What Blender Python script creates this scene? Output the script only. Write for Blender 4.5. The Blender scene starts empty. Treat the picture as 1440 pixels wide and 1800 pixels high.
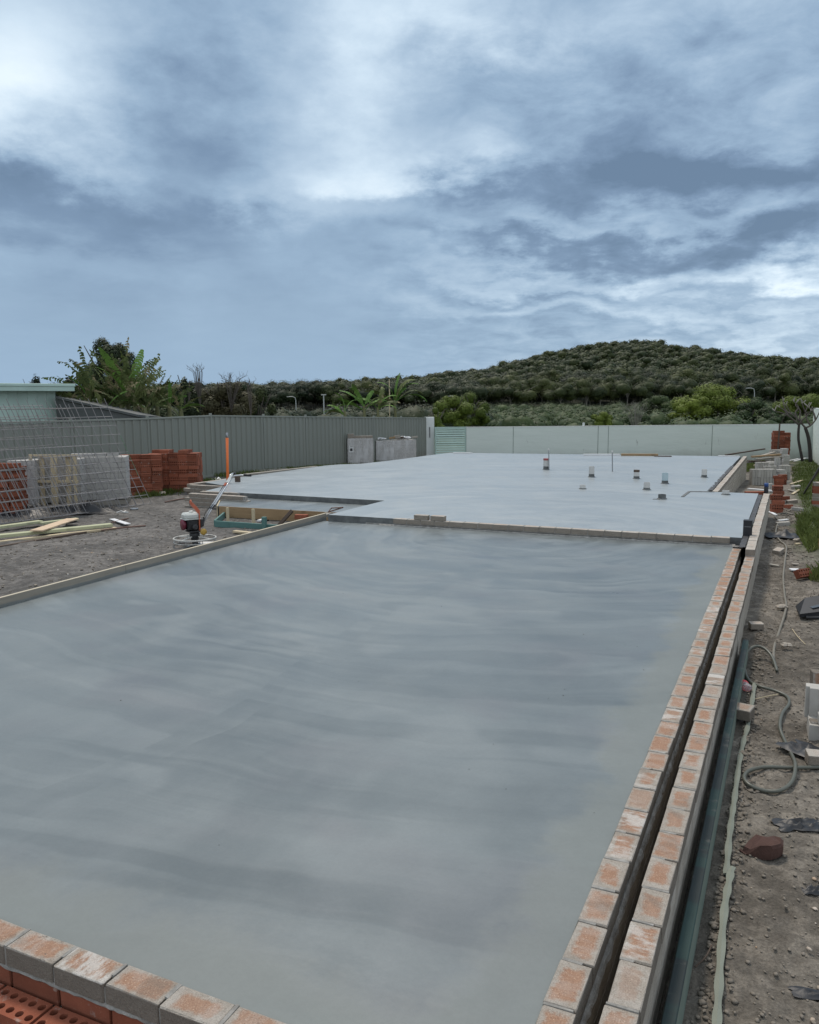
import bpy, bmesh, math, random
import numpy as np
from mathutils import Vector, Matrix
random.seed(7); rng = np.random.default_rng(7)
S = bpy.context.scene
COL = S.collection
# ------------------------------------------------------------------ camera
F = 1450.0; CX, CY = 720.0, 900.0; H = 1.961
def _n(v): v = np.array(v, float); return v/np.linalg.norm(v)
_Y = _n((1397-720, 200, F)); _X = -_n((-2451-720, 170, F)); _X = _n(_X-_Y*(_X@_Y)); _Z = _n(np.cross(_Y, _X))
if _Z[1] < 0: _Z = -_Z
CM = np.array([_X, _Y, _Z])
cam = bpy.data.objects.new('camera', bpy.data.cameras.new('camera')); COL.objects.link(cam)
_r, _u, _b = CM[:, 0], CM[:, 1], -CM[:, 2]
cam.matrix_world = Matrix(((_r[0], _u[0], _b[0], 0), (_r[1], _u[1], _b[1], 0), (_r[2], _u[2], _b[2], H), (0, 0, 0, 1)))
cam.data.sensor_fit = 'HORIZONTAL'; cam.data.sensor_width = 36; cam.data.lens = 36*F/1440
cam.data.clip_start = 0.05; cam.data.clip_end = 20000
S.camera = cam
def ray(x, y): return CM@np.array([(x-CX)/F, -(y-CY)/F, 1.0])
def at(x, y, z=0.0):
    r = ray(x, y); s = (z-H)/r[2]; return Vector((r[0]*s, r[1]*s, z))
def atc(x, y, zc):                       # point at optical depth zc
    r = ray(x, y); return Vector((r[0]*zc, r[1]*zc, H+r[2]*zc))
def sstep(a, b, v):
    t = np.clip((v-a)/(b-a), 0, 1); return t*t*(3-2*t)
# ------------------------------------------------------------------ view
S.view_settings.view_transform = 'Standard'; S.view_settings.look = 'None'
S.view_settings.exposure = 0.58; S.view_settings.gamma = 1.0; S.view_settings.use_curve_mapping = False
SUN_AZ = math.radians(-38); SUN_EL = math.radians(60)

# ------------------------------------------------------------------ node helper
class G:
    def __init__(s, nt): s.nt = nt; s.N = nt.nodes; s.L = nt.links
    def n(s, t, **k):
        o = s.N.new(t)
        for a, v in k.items(): setattr(o, a, v)
        return o
    def put(s, sock, v):
        if v is None: return
        if isinstance(v, bpy.types.NodeSocket): s.L.new(v, sock)
        else:
            if isinstance(v, (tuple, list)) and sock.type == 'RGBA' and len(v) == 3: v = (*v, 1)
            sock.default_value = v
    def m(s, op, a, b=None, c=None, clamp=False):
        o = s.n('ShaderNodeMath', operation=op, use_clamp=clamp); s.put(o.inputs[0], a); s.put(o.inputs[1], b); s.put(o.inputs[2], c); return o.outputs[0]
    def v(s, op, a, b=None, sc=None):
        o = s.n('ShaderNodeVectorMath', operation=op); s.put(o.inputs[0], a); s.put(o.inputs[1], b)
        if sc is not None: s.put(o.inputs['Scale'], sc)
        return o.outputs['Value'] if op in ('LENGTH', 'DISTANCE', 'DOT_PRODUCT') else o.outputs[0]
    def noise(s, sc, vec=None, det=4, rough=.55, dist=0.0, col=False):
        o = s.n('ShaderNodeTexNoise'); s.put(o.inputs['Vector'], vec); o.inputs['Scale'].default_value = sc
        o.inputs['Detail'].default_value = det; o.inputs['Roughness'].default_value = rough; o.inputs['Distortion'].default_value = dist
        return o.outputs['Color' if col else 'Fac']
    def vor(s, sc, vec=None, feat='F1', out='Distance'):
        o = s.n('ShaderNodeTexVoronoi', feature=feat); s.put(o.inputs['Vector'], vec); o.inputs['Scale'].default_value = sc; return o.outputs[out]
    def ramp(s, f, stops, interp='LINEAR'):
        o = s.n('ShaderNodeValToRGB'); s.put(o.inputs[0], f); cr = o.color_ramp; cr.interpolation = interp
        while len(cr.elements) < len(stops): cr.elements.new(.5)
        for e, (p, c) in zip(cr.elements, stops):
            e.position = p; e.color = (*c, 1) if isinstance(c, (tuple, list)) else (c, c, c, 1)
        return o.outputs[0]
    def mix(s, f, a, b, blend='MIX'):
        o = s.n('ShaderNodeMix', data_type='RGBA', blend_type=blend); s.put(o.inputs[0], f); s.put(o.inputs[6], a); s.put(o.inputs[7], b); return o.outputs[2]
    def ss(s, v, a, b, lo=0., hi=1.):
        o = s.n('ShaderNodeMapRange', interpolation_type='SMOOTHSTEP'); s.put(o.inputs[0], v)
        for i, q in zip((1, 2, 3, 4), (a, b, lo, hi)): s.put(o.inputs[i], q)
        return o.outputs[0]
    def xyz(s, v): o = s.n('ShaderNodeSeparateXYZ'); s.put(o.inputs[0], v); return o.outputs
    def comb(s, x=0., y=0., z=0.): o = s.n('ShaderNodeCombineXYZ'); s.put(o.inputs[0], x); s.put(o.inputs[1], y); s.put(o.inputs[2], z); return o.outputs[0]
    def obj(s): return s.n('ShaderNodeTexCoord').outputs['Object']
    def pos(s): return s.n('ShaderNodeNewGeometry').outputs['Position']
    def isl(s): return s.n('ShaderNodeNewGeometry').outputs['Random Per Island']
    def rnd(s): return s.n('ShaderNodeObjectInfo').outputs['Random']
    def bump(s, h, st=.5, d=.01):
        o = s.n('ShaderNodeBump'); s.put(o.inputs['Height'], h); o.inputs['Strength'].default_value = st; o.inputs['Distance'].default_value = d; return o.outputs[0]
MATS = {}
def mk(name, fn):
    m = bpy.data.materials.new(name); m.use_nodes = True; g = G(m.node_tree)
    b = g.N['Principled BSDF']; g.b = b
    fn(g, b); MATS[name] = m; return m
def simple(name, c, rough=.7, var=.25, sc=8., metal=0., bump=.15, spec=.5, c2=None):
    def fn(g, b):
        p = g.obj(); f = g.noise(sc, p, 5); r = g.rnd()
        lo = tuple(x*(1-var) for x in c); hi = tuple(min(1, x*(1+var)) for x in c)
        if c2: hi = c2
        g.put(b.inputs['Base Color'], g.mix(g.m('ADD', g.m('MULTIPLY', g.m('SUBTRACT', r, .5), .5), f, clamp=True), lo, hi))
        b.inputs['Roughness'].default_value = rough; b.inputs['Metallic'].default_value = metal; b.inputs['Specular IOR Level'].default_value = spec
        g.put(b.inputs['Normal'], g.bump(g.noise(sc*12, p, 3), bump, .003))
    return mk(name, fn)
# ------------------------------------------------------------------ world
W = bpy.data.worlds.new('World'); S.world = W; W.use_nodes = True
g = G(W.node_tree); BG = g.N['Background']; BG.inputs['Strength'].default_value = .1
sky = g.n('ShaderNodeTexSky', sky_type='NISHITA', sun_disc=False, sun_elevation=SUN_EL, sun_rotation=-SUN_AZ)
d = g.v('NORMALIZE', g.n('ShaderNodeTexCoord').outputs['Generated'])
dx, dy, dz = g.xyz(d)
_f = CM@np.array([0, 0, 1.]); AZ0 = math.atan2(_f[0], _f[1])
def azel(px, py):
    r = _n(ray(px, py)); return math.atan2(r[0], r[1])-AZ0, math.asin(r[2])
# rotate so that the view direction is the a=0 meridian
ca, sa = math.cos(AZ0), math.sin(AZ0)
rx = g.m('SUBTRACT', g.m('MULTIPLY', dx, ca), g.m('MULTIPLY', dy, sa))
ry = g.m('ADD', g.m('MULTIPLY', dx, sa), g.m('MULTIPLY', dy, ca))
A = g.m('ARCTAN2', rx, ry); Eo = g.m('ARCSINE', dz)
inv = g.m('DIVIDE', 1.0, g.m('ADD', g.m('MAXIMUM', dz, 0.0), .19))
cp = g.comb(g.m('MULTIPLY', rx, inv), g.m('MULTIPLY', ry, inv), 0.)      # cloud layer plane
wn = g.noise(1.5, cp, 7, .56, col=True)
wn2 = g.noise(7.0, g.comb(A, g.m('MULTIPLY', Eo, 1.8), 0.), 7, .6, col=True)
AE = g.comb(A, Eo, 0.)
warp = g.v('ADD', g.v('SCALE', g.v('SUBTRACT', wn, (.5, .5, .5)), None, .16), g.v('SCALE', g.v('SUBTRACT', wn2, (.5, .5, .5)), None, .13))
P = g.v('ADD', AE, warp)
blobs = [  # px, py, rx, ry (px), rot deg, amplitude
 (20, 60, 160, 120, 0, .34), (330, 60, 110, 160, 20, -.12), (60, 190, 170, 90, 10, .26), (625, 180, 75, 120, 15, .30), (480, 270, 60, 60, 30, .12), (560, 300, 150, 45, 0, .12), (770, 300, 100, 45, -10, .26),
 (880, 255, 60, 28, 0, .2), (700, 60, 200, 110, 0, .20), (900, 20, 320, 40, 0, .12),
 (50, 325, 210, 34, 8, -.40), (330, 215, 90, 80, 0, -.28), (260, 290, 190, 40, 20, -.14), (180, 470, 330, 140, 0, -.05), (330, 400, 60, 160, 0, .07),
 (560, 420, 330, 90, 0, -.02), (740, 345, 130, 14, 5, -.22), (850, 120, 90, 30, -10, -.16), (1150, 300, 290, 34, -4, -.30), (1400, 290, 230, 45, 0, -.28),
 (1000, 250, 120, 50, 10, -.14), (1230, 180, 260, 60, 10, -.10), (1120, 425, 200, 26, 0, -.30), (1330, 430, 190, 30, -5, -.30), (1320, 360, 200, 26, -6, .20),
 (1000, 395, 120, 18, -4, .16), (960, 470, 190, 16, -4, .16), (1130, 475, 70, 14, 0, .34), (1280, 500, 210, 14, 4, .34), (1120, 540, 260, 12, 2, .26), (1400, 480, 110, 22, 10, .38),
 (1380, 560, 170, 14, 0, .26), (1350, 605, 240, 16, 0, .22), (900, 560, 260, 30, 0, .0), (1180, 575, 160, 8, 4, -.12), (1340, 535, 150, 8, 4, -.16), (1000, 505, 160, 8, 0, -.14),
 (900, 435, 120, 12, 0, -.14), (750, 470, 200, 14, 0, .06), (420, 320, 60, 22, 20, .14), (1420, 210, 90, 26, 0, .12)]
acc = None
for (px, py, wx, wy, rot, amp) in blobs:
    if amp == 0: continue
    a0, e0 = azel(px, py); k = 1/F
    o = g.n('ShaderNodeMapping', vector_type='TEXTURE'); g.put(o.inputs[0], P)
    o.inputs['Location'].default_value = (a0, e0, 0); o.inputs['Rotation'].default_value = (0, 0, math.radians(-rot)); o.inputs['Scale'].default_value = (wx*k*1.15, wy*k*1.2, 1)
    q = g.v('DOT_PRODUCT', o.outputs[0], o.outputs[0])
    e = g.m('EXPONENT', g.m('MULTIPLY', q, -.9))
    acc = g.m('MULTIPLY_ADD', e, amp, acc if acc is not None else .40)
w1 = g.xyz(wn)[0]; w2 = g.xyz(wn2)[1]
right = g.ss(A, -.12, .12); up = g.ss(Eo, .06, .22)
fine = g.noise(5.4, cp, 8, .62, dist=.4)
det = g.m('MULTIPLY', g.m('SUBTRACT', fine, .5), g.m('ADD', .07, g.m('MULTIPLY', right, .55)))
det2 = g.m('MULTIPLY', g.m('SUBTRACT', w2, .5), g.m('ADD', .05, g.m('MULTIPLY', g.m('MAXIMUM', up, right), .55)))
det3 = g.m('MULTIPLY', g.m('SUBTRACT', w1, .5), g.m('ADD', .06, g.m('MULTIPLY', up, .28)))
t = g.m('ADD', g.m('ADD', acc, det), g.m('ADD', det2, det3), clamp=True)
ccol = g.ramp(t, [(0., (.096, .148, .222)), (.2, (.137, .202, .294)), (.4, (.215, .302, .405)), (.62, (.318, .410, .508)), (.82, (.445, .54, .625)), (1., (.58, .66, .715))])
aA = g.m('ABSOLUTE', A); beh = g.m('MAXIMUM', g.ss(aA, .6, 2.2), g.ss(Eo, .45, 1.2)); ccol = g.mix(beh, ccol, g.mix(.45, g.v('SCALE', ccol, None, 1.6), (.72, .69, .64)))  # sky behind the view and overhead brightened, added as fill light
low = g.ss(Eo, .0, .12, 1., 0.)
ccol = g.mix(g.m('MULTIPLY', g.m('MULTIPLY', low, g.ss(aA, .6, 1.4, 1., 0.)), g.ss(A, -.1, .25, .62, .22)), ccol, (.210, .312, .440))
ccol = g.mix(g.ss(Eo, -.01, -.08), ccol, (.11, .12, .12))
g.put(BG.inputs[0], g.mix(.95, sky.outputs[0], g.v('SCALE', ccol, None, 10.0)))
sun = bpy.data.objects.new('sun', bpy.data.lights.new('sun', 'SUN')); COL.objects.link(sun)
sun.data.energy = 1.5; sun.data.angle = math.radians(10); sun.data.color = (1, .91, .80)
sv = Vector((math.sin(SUN_AZ)*math.cos(SUN_EL), math.cos(SUN_AZ)*math.cos(SUN_EL), math.sin(SUN_EL)))
sun.rotation_euler = sv.to_track_quat('Z', 'Y').to_euler(); sun.location = (0, 0, 30)

# ------------------------------------------------------------------ object helpers
def prop(o, label=None, cat=None, group=None, kind=None):
    if label: o['label'] = label
    if cat: o['category'] = cat
    if group: o['group'] = group
    if kind: o['kind'] = kind
    return o
def thing(name, label, cat, loc=(0, 0, 0), rotz=0., group=None):
    o = bpy.data.objects.new(name, None); COL.objects.link(o); o.location = loc; o.rotation_euler = (0, 0, rotz); o.empty_display_size = .1
    return prop(o, label, cat, group)
def link(name, me, parent=None, loc=(0, 0, 0), rot=(0, 0, 0), sc=None, kind=None):
    o = bpy.data.objects.new(name, me); COL.objects.link(o); o.location = loc; o.rotation_euler = rot
    if sc: o.scale = sc
    if parent: o.parent = parent
    if kind: o['kind'] = kind
    return o
def copy_tree(o, parent=None):
    c = o.copy(); COL.objects.link(c); c.parent = parent
    for ch in list(o.children): copy_tree(ch, c)
    return c
class MB:
    def __init__(s): s.v = []; s.f = []; s.mi = []
    def add(s, vs, fs, mi=0):
        o = len(s.v); s.v += [tuple(p) for p in vs]; s.f += [tuple(i+o for i in f) for f in fs]; s.mi += [mi]*len(fs); return s
    def box(s, c, d, R=None, ch=0., mi=0, jit=0.):
        hx, hy, hz = d[0]/2, d[1]/2, d[2]/2; vs = []
        if ch <= 0:
            vs = [Vector((x*hx, y*hy, z*hz)) for x in (-1, 1) for y in (-1, 1) for z in (-1, 1)]
            fs = [(0, 1, 3, 2), (4, 6, 7, 5), (0, 4, 5, 1), (2, 3, 7, 6), (0, 2, 6, 4), (1, 5, 7, 3)]
        else:
            idx = {}
            for x in (-1, 1):
                for y in (-1, 1):
                    for z in (-1, 1):
                        for ax in range(3):
                            p = [x*(hx-ch), y*(hy-ch), z*(hz-ch)]; p[ax] = (x*hx, y*hy, z*hz)[ax]
                            idx[(x, y, z, ax)] = len(vs); vs.append(Vector(p))
            fs = []
            def q(*k): fs.append(tuple(idx[i] for i in k))
            for sg in (-1, 1):
                q((sg, -1, -1, 0), (sg, 1*-sg*-1, -1*sg*sg, 0), (sg, 1, 1, 0), (sg, -1, 1, 0)) if False else None
                a = [(sg, -1, -1, 0), (sg, 1, -1, 0), (sg, 1, 1, 0), (sg, -1, 1, 0)]; q(*(a if sg > 0 else a[::-1]))
                a = [(-1, sg, -1, 1), (-1, sg, 1, 1), (1, sg, 1, 1), (1, sg, -1, 1)]; q(*(a if sg > 0 else a[::-1]))
                a = [(-1, -1, sg, 2), (1, -1, sg, 2), (1, 1, sg, 2), (-1, 1, sg, 2)]; q(*(a if sg > 0 else a[::-1]))
            for s1 in (-1, 1):
                for s2 in (-1, 1):
                    q((-1, s1, s2, 1), (1, s1, s2, 1), (1, s1, s2, 2), (-1, s1, s2, 2))
                    q((s1, -1, s2, 0), (s1, 1, s2, 0), (s1, 1, s2, 2), (s1, -1, s2, 2))
                    q((s1, s2, -1, 0), (s1, s2, 1, 0), (s1, s2, 1, 1), (s1, s2, -1, 1))
                    for s3 in (-1, 1): q((s1, s2, s3, 0), (s1, s2, s3, 1), (s1, s2, s3, 2))
        if jit: vs = [p+Vector((random.uniform(-jit, jit), random.uniform(-jit, jit), random.uniform(-jit, jit))) for p in vs]
        if R is not None: vs = [R@p for p in vs]
        return s.add([p+Vector(c) for p in vs], fs, mi)
    def beam(s, a, b, w, h, up=(0, 0, 1), ch=0., mi=0):
        a = Vector(a); b = Vector(b); x = (b-a); L = x.length; x.normalize(); u = Vector(up); y = u.cross(x)
        if y.length < 1e-4: y = Vector((0, 1, 0)).cross(x)
        y.normalize(); z = x.cross(y); R = Matrix((x, y, z)).transposed()
        return s.box((a+b)/2, (L, w, h), R, ch, mi)
    def tube(s, pts, r, n=8, mi=0, cap=True):
        pts = [Vector(p) for p in pts]; rs = r if isinstance(r, (list, tuple)) else [r]*len(pts)
        vs = []; fs = []; up = None
        for i, p in enumerate(pts):
            d_ = (pts[min(i+1, len(pts)-1)]-pts[max(i-1, 0)]).normalized()
            if up is None: up = d_.orthogonal().normalized()
            up = (up-d_*up.dot(d_)); up = up.normalized() if up.length > 1e-5 else d_.orthogonal().normalized(); sd = d_.cross(up)
            for k in range(n):
                a = 2*math.pi*k/n; vs.append(p+(up*math.cos(a)+sd*math.sin(a))*rs[i])
        for i in range(len(pts)-1):
            for k in range(n):
                k2 = (k+1) % n; fs.append((i*n+k, i*n+k2, (i+1)*n+k2, (i+1)*n+k))
        if cap: fs.append(tuple(range(n))[::-1]); fs.append(tuple((len(pts)-1)*n+k for k in range(n)))
        return s.add(vs, fs, mi)
    def ring(s, c, R, r, n=32, m=6, axis=None, mi=0):
        A_ = axis or Matrix.Identity(3)
        vs = []; fs = []
        for i in range(n):
            a = 2*math.pi*i/n
            for j in range(m):
                b_ = 2*math.pi*j/m; q = Vector(((R+r*math.cos(b_))*math.cos(a), (R+r*math.cos(b_))*math.sin(a), r*math.sin(b_))); vs.append(A_@q+Vector(c))
        for i in range(n):
            for j in range(m):
                fs.append((i*m+j, ((i+1) % n)*m+j, ((i+1) % n)*m+(j+1) % m, i*m+(j+1) % m))
        return s.add(vs, fs, mi)
    def lathe(s, prof, c=(0, 0, 0), n=20, R=None, mi=0):
        vs = []; fs = []
        for (r, z) in prof:
            for k in range(n):
                a = 2*math.pi*k/n; q = Vector((r*math.cos(a), r*math.sin(a), z)); q = R@q if R is not None else q; vs.append(q+Vector(c))
        for i in range(len(prof)-1):
            for k in range(n):
                k2 = (k+1) % n; fs.append((i*n+k, i*n+k2, (i+1)*n+k2, (i+1)*n+k))
        fs.append(tuple(range(n))[::-1]); fs.append(tuple((len(prof)-1)*n+k for k in range(n)))
        return s.add(vs, fs, mi)
    def prism(s, poly, z0, z1, mi=0):
        n = len(poly); vs = [(x, y, z1) for x, y in poly]+[(x, y, z0) for x, y in poly]
        return s.add(vs, [tuple(range(n)), tuple(range(n, 2*n))[::-1]]+[(i, i+n, (i+1) % n+n, (i+1) % n) for i in range(n)], mi)
    def mesh(s, name, mats, smooth=False):
        me = bpy.data.meshes.new(name); me.from_pydata(s.v, [], s.f); me.validate(); me.update()
        mats = mats if isinstance(mats, (list, tuple)) else [mats]
        for m_ in mats: me.materials.append(MATS[m_])
        if len(mats) > 1 and len(me.polygons) == len(s.mi): me.polygons.foreach_set('material_index', s.mi)
        bm = bmesh.new(); bm.from_mesh(me); bmesh.ops.recalc_face_normals(bm, faces=bm.faces); bm.to_mesh(me); bm.free()
        if smooth: me.polygons.foreach_set('use_smooth', [True]*len(me.polygons))
        return me
    def build(s, name, mats, parent=None, smooth=False, kind=None, loc=(0, 0, 0), rot=(0, 0, 0)):
        return link(name, s.mesh(name, mats, smooth), parent, loc, rot, kind=kind)
def npmesh(name, V, Fq, mat, smooth=False):
    me = bpy.data.meshes.new(name); V = np.asarray(V, np.float32); Fq = np.asarray(Fq, np.int32); k = Fq.shape[1]
    me.vertices.add(len(V)); me.vertices.foreach_set('co', V.ravel()); me.loops.add(Fq.size); me.loops.foreach_set('vertex_index', Fq.ravel())
    me.polygons.add(len(Fq)); me.polygons.foreach_set('loop_start', np.arange(0, Fq.size, k, dtype=np.int32)); me.polygons.foreach_set('loop_total', np.full(len(Fq), k, np.int32))
    me.update(calc_edges=True); me.materials.append(MATS[mat])
    if smooth: me.polygons.foreach_set('use_smooth', np.ones(len(Fq), bool))
    return me
_P = rng.random((256, 256))
def vnoise(x, y):
    xi = np.floor(x).astype(int); yi = np.floor(y).astype(int); fx = x-xi; fy = y-yi; fx = fx*fx*(3-2*fx); fy = fy*fy*(3-2*fy)
    a = _P[xi & 255, yi & 255]; b = _P[(xi+1) & 255, yi & 255]; c = _P[xi & 255, (yi+1) & 255]; d_ = _P[(xi+1) & 255, (yi+1) & 255]
    return (a*(1-fx)+b*fx)*(1-fy)+(c*(1-fx)+d_*fx)*fy
def fbm(x, y, o=4, g_=.5):
    s_ = 0; a = 1; n_ = 0
    for i in range(o): s_ = s_+a*(vnoise(x+17*i, y+31*i)-.5); n_ += a; a *= g_; x = x*2.03; y = y*2.03
    return s_/n_

# ------------------------------------------------------------------ materials
def m_slab(g, b):
    p = g.pos(); w = g.noise(.35, p, 3, col=True); pw = g.v('ADD', p, g.v('SCALE', g.v('SUBTRACT', w, (.5, .5, .5)), None, 1.1))
    fac = None
    for (cx, cy, s1, wgt, ph) in ((-3.2, 12.5, 1.3, .5, 0), (-9.5, 2.0, 1.0, .28, 9), (1.5, 3.0, 1.6, .22, 21)):
        q = g.v('SUBTRACT', pw, (cx, cy, 0)); qx, qy, qz = g.xyz(q)
        r = g.v('LENGTH', q); an = g.m('ARCTAN2', qx, qy)
        n_ = g.noise(1.0, g.comb(g.m('MULTIPLY', r, s1*1.4), g.m('MULTIPLY', an, 1.7), ph), 4, .58)
        fac = g.m('MULTIPLY_ADD', n_, wgt, fac if fac is not None else 0.)
    big = g.noise(.55, p, 4, .6)
    cl = g.noise(1.7, g.v('MULTIPLY', pw, (1, 1, 0)), 5, .6)
    t = g.ss(g.m('ADD', g.m('MULTIPLY', fac, .62), g.m('ADD', g.m('MULTIPLY', big, .22), g.m('MULTIPLY', cl, .16))), .40, .60)
    q9 = g.v('SUBTRACT', pw, (-3.4, 11.6, 0)); a9x, a9y, _z = g.xyz(q9); r9 = g.v('LENGTH', q9); n9 = g.noise(1.0, g.comb(g.m('MULTIPLY', r9, 3.0), g.m('MULTIPLY', g.m('ARCTAN2', a9x, a9y), 1.3), 4.), 4, .5)
    t = g.m('ADD', g.m('MULTIPLY', t, .74), g.m('MULTIPLY', g.ss(n9, .465, .535), .26))
    wv = g.m('MULTIPLY', g.noise(.8, p, 3), 1.1); rg1 = g.m('FRACT', g.m('ADD', g.m('MULTIPLY', r9, 1.55), wv)); crest = g.m('MULTIPLY', g.ss(rg1, .0, .06), g.ss(rg1, .34, .07)); fl_ = g.m('FRACT', g.m('ADD', g.m('MULTIPLY', r9, 5.2), g.m('MULTIPLY', wv, 2.2))); crest2 = g.m('MULTIPLY', g.ss(fl_, .3, .5), g.ss(fl_, .9, .6))
    msk = g.m('MULTIPLY', g.ss(g.noise(.45, g.v('ADD', p, (7, 2, 0)), 4, .6), .44, .60), g.ss(r9, 7.6, 5.6)); t = g.m('ADD', t, g.m('MULTIPLY', g.m('ADD', g.m('MULTIPLY', crest, .45), g.m('MULTIPLY', crest2, .16)), msk))
    # hard-edged trowel passes: broad crescents
    q = g.v('DISTANCE', pw, (-3.4, 18.5, 0)); band = g.m('FRACT', g.m('MULTIPLY', q, .72)); nb = g.noise(.9, p, 2)
    cres = g.m('MULTIPLY', g.ss(band, .0, .04), g.ss(band, .75, .2)); cres = g.m('MULTIPLY', cres, g.ss(nb, .5, .58))
    c = g.mix(t, (.112, .128, .130), (.170, .192, .195))
    c = g.mix(g.m('MULTIPLY', cres, .35), c, (.205, .230, .236))
    mauve = g.ss(g.noise(.8, g.v('ADD', pw, (5, 3, 0)), 3), .52, .68); c = g.mix(g.m('MULTIPLY', mauve, .35), c, (.142, .144, .152))
    X, Y, Z = g.xyz(p); nz = g.noise(1.1, p, 5, .62)
    e1 = g.ss(g.m('ADD', X, g.m('MULTIPLY', g.m('SUBTRACT', nz, .5), .9)), -.98, -.80); e1 = g.m('MULTIPLY', e1, g.ss(Y, 11.8, 11.4))
    e2 = g.ss(g.m('ADD', Y, g.m('MULTIPLY', g.m('SUBTRACT', nz, .5), 1.1)), 2.42, 2.1)
    edge = g.m('MAXIMUM', e1, e2)
    c = g.mix(g.ss(Z, .05, .09), c, g.mix(g.m('ADD', g.m('MULTIPLY', t, .45), .3, clamp=True), (.235, .260, .268), (.320, .350, .360))); c = g.mix(g.m('MULTIPLY', edge, .55), c, g.mix(g.noise(6, p, 5), (.125, .142, .132), (.180, .198, .184)))
    spk = g.ss(g.vor(9, p), .05, .03); c = g.mix(g.m('MULTIPLY', spk, g.ss(g.noise(3, p), .60, .7)), c, (.07, .07, .07))
    c = g.mix(.5, c, g.mix(g.noise(60, p, 4, .7), g.v('SCALE', c, None, .8), g.v('SCALE', c, None, 1.2)))
    g.put(b.inputs['Base Color'], c)
    rg = g.m('ADD', g.m('MULTIPLY', t, .10), .30); rg = g.m('ADD', rg, g.m('MULTIPLY', edge, .22)); rg = g.m('ADD', rg, g.m('MULTIPLY', g.m('SUBTRACT', cl, .5), .14)); rg = g.m('ADD', rg, g.m('MULTIPLY', cres, .06))
    g.put(b.inputs['Roughness'], rg)
    g.put(b.inputs['Normal'], g.bump(g.m('ADD', g.m('MULTIPLY', t, .5), g.m('ADD', g.m('MULTIPLY', g.noise(25, p, 4), .25), g.m('MULTIPLY', g.noise(2.2, pw, 3), .6))), .18, .012))
mk('fresh_concrete', m_slab)
def m_edge(g, b):
    p = g.obj(); g.put(b.inputs['Base Color'], g.ramp(g.noise(7, p, 6), [(.3, (.07, .075, .075)), (.7, (.16, .165, .16))])); b.inputs['Roughness'].default_value = .8
    g.put(b.inputs['Normal'], g.bump(g.noise(40, p, 5), .5, .006))
mk('formed_concrete', m_edge)
def m_ground(g, b):
    p = g.pos(); X, Y, Z = g.xyz(p); n1 = g.noise(.7, p, 6, .6); n2 = g.noise(9, p, 6, .65); n3 = g.noise(70, p, 4, .7)
    c = g.mix(g.ss(n1, .35, .65), (.150, .130, .106), (.262, .232, .194))
    left = g.mix(g.ss(g.noise(1.1, p, 6, .6), .35, .65), (.135, .127, .118), (.212, .196, .180))
    c = g.mix(g.ss(X, -4., -6.), c, left)
    c = g.mix(g.ss(n2, .42, .62), g.v('SCALE', c, None, .6), c)
    c = g.mix(g.ss(n2, .60, .75), c, g.v('SCALE', c, None, 1.3))
    c = g.mix(g.ss(n3, .3, .75), g.v('SCALE', c, None, .7), g.v('SCALE', c, None, 1.22))
    wet = g.ss(g.noise(.45, g.v('ADD', p, (3, 8, 0)), 4), .55, .7); c = g.mix(g.m('MULTIPLY', wet, .5), c, g.v('SCALE', c, None, .6))
    far = g.ss(Y, 34, 46); gr = g.mix(g.noise(.2, p, 5), (.035, .055, .018), (.085, .105, .04)); c = g.mix(far, c, gr)
    gl = g.ss(g.m('ADD', g.m('MULTIPLY', X, 1.), g.m('MULTIPLY', g.noise(1.3, p, 4), .8)), .45, .75); gl = g.m('MULTIPLY', gl, g.ss(Y, 12, 16))
    c = g.mix(g.m('MULTIPLY', gl, .85), c, (.055, .08, .025))
    g.put(b.inputs['Base Color'], c); g.put(b.inputs['Roughness'], g.ss(wet, 0, 1, .92, .7)); b.inputs['Specular IOR Level'].default_value = .25
    g.put(b.inputs['Normal'], g.bump(g.m('ADD', g.m('MULTIPLY', n3, .35), g.m('ADD', n2, g.m('MULTIPLY', g.noise(28, p, 5, .65), .5))), .9, .022))
mk('sandy_soil', m_ground)
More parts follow.
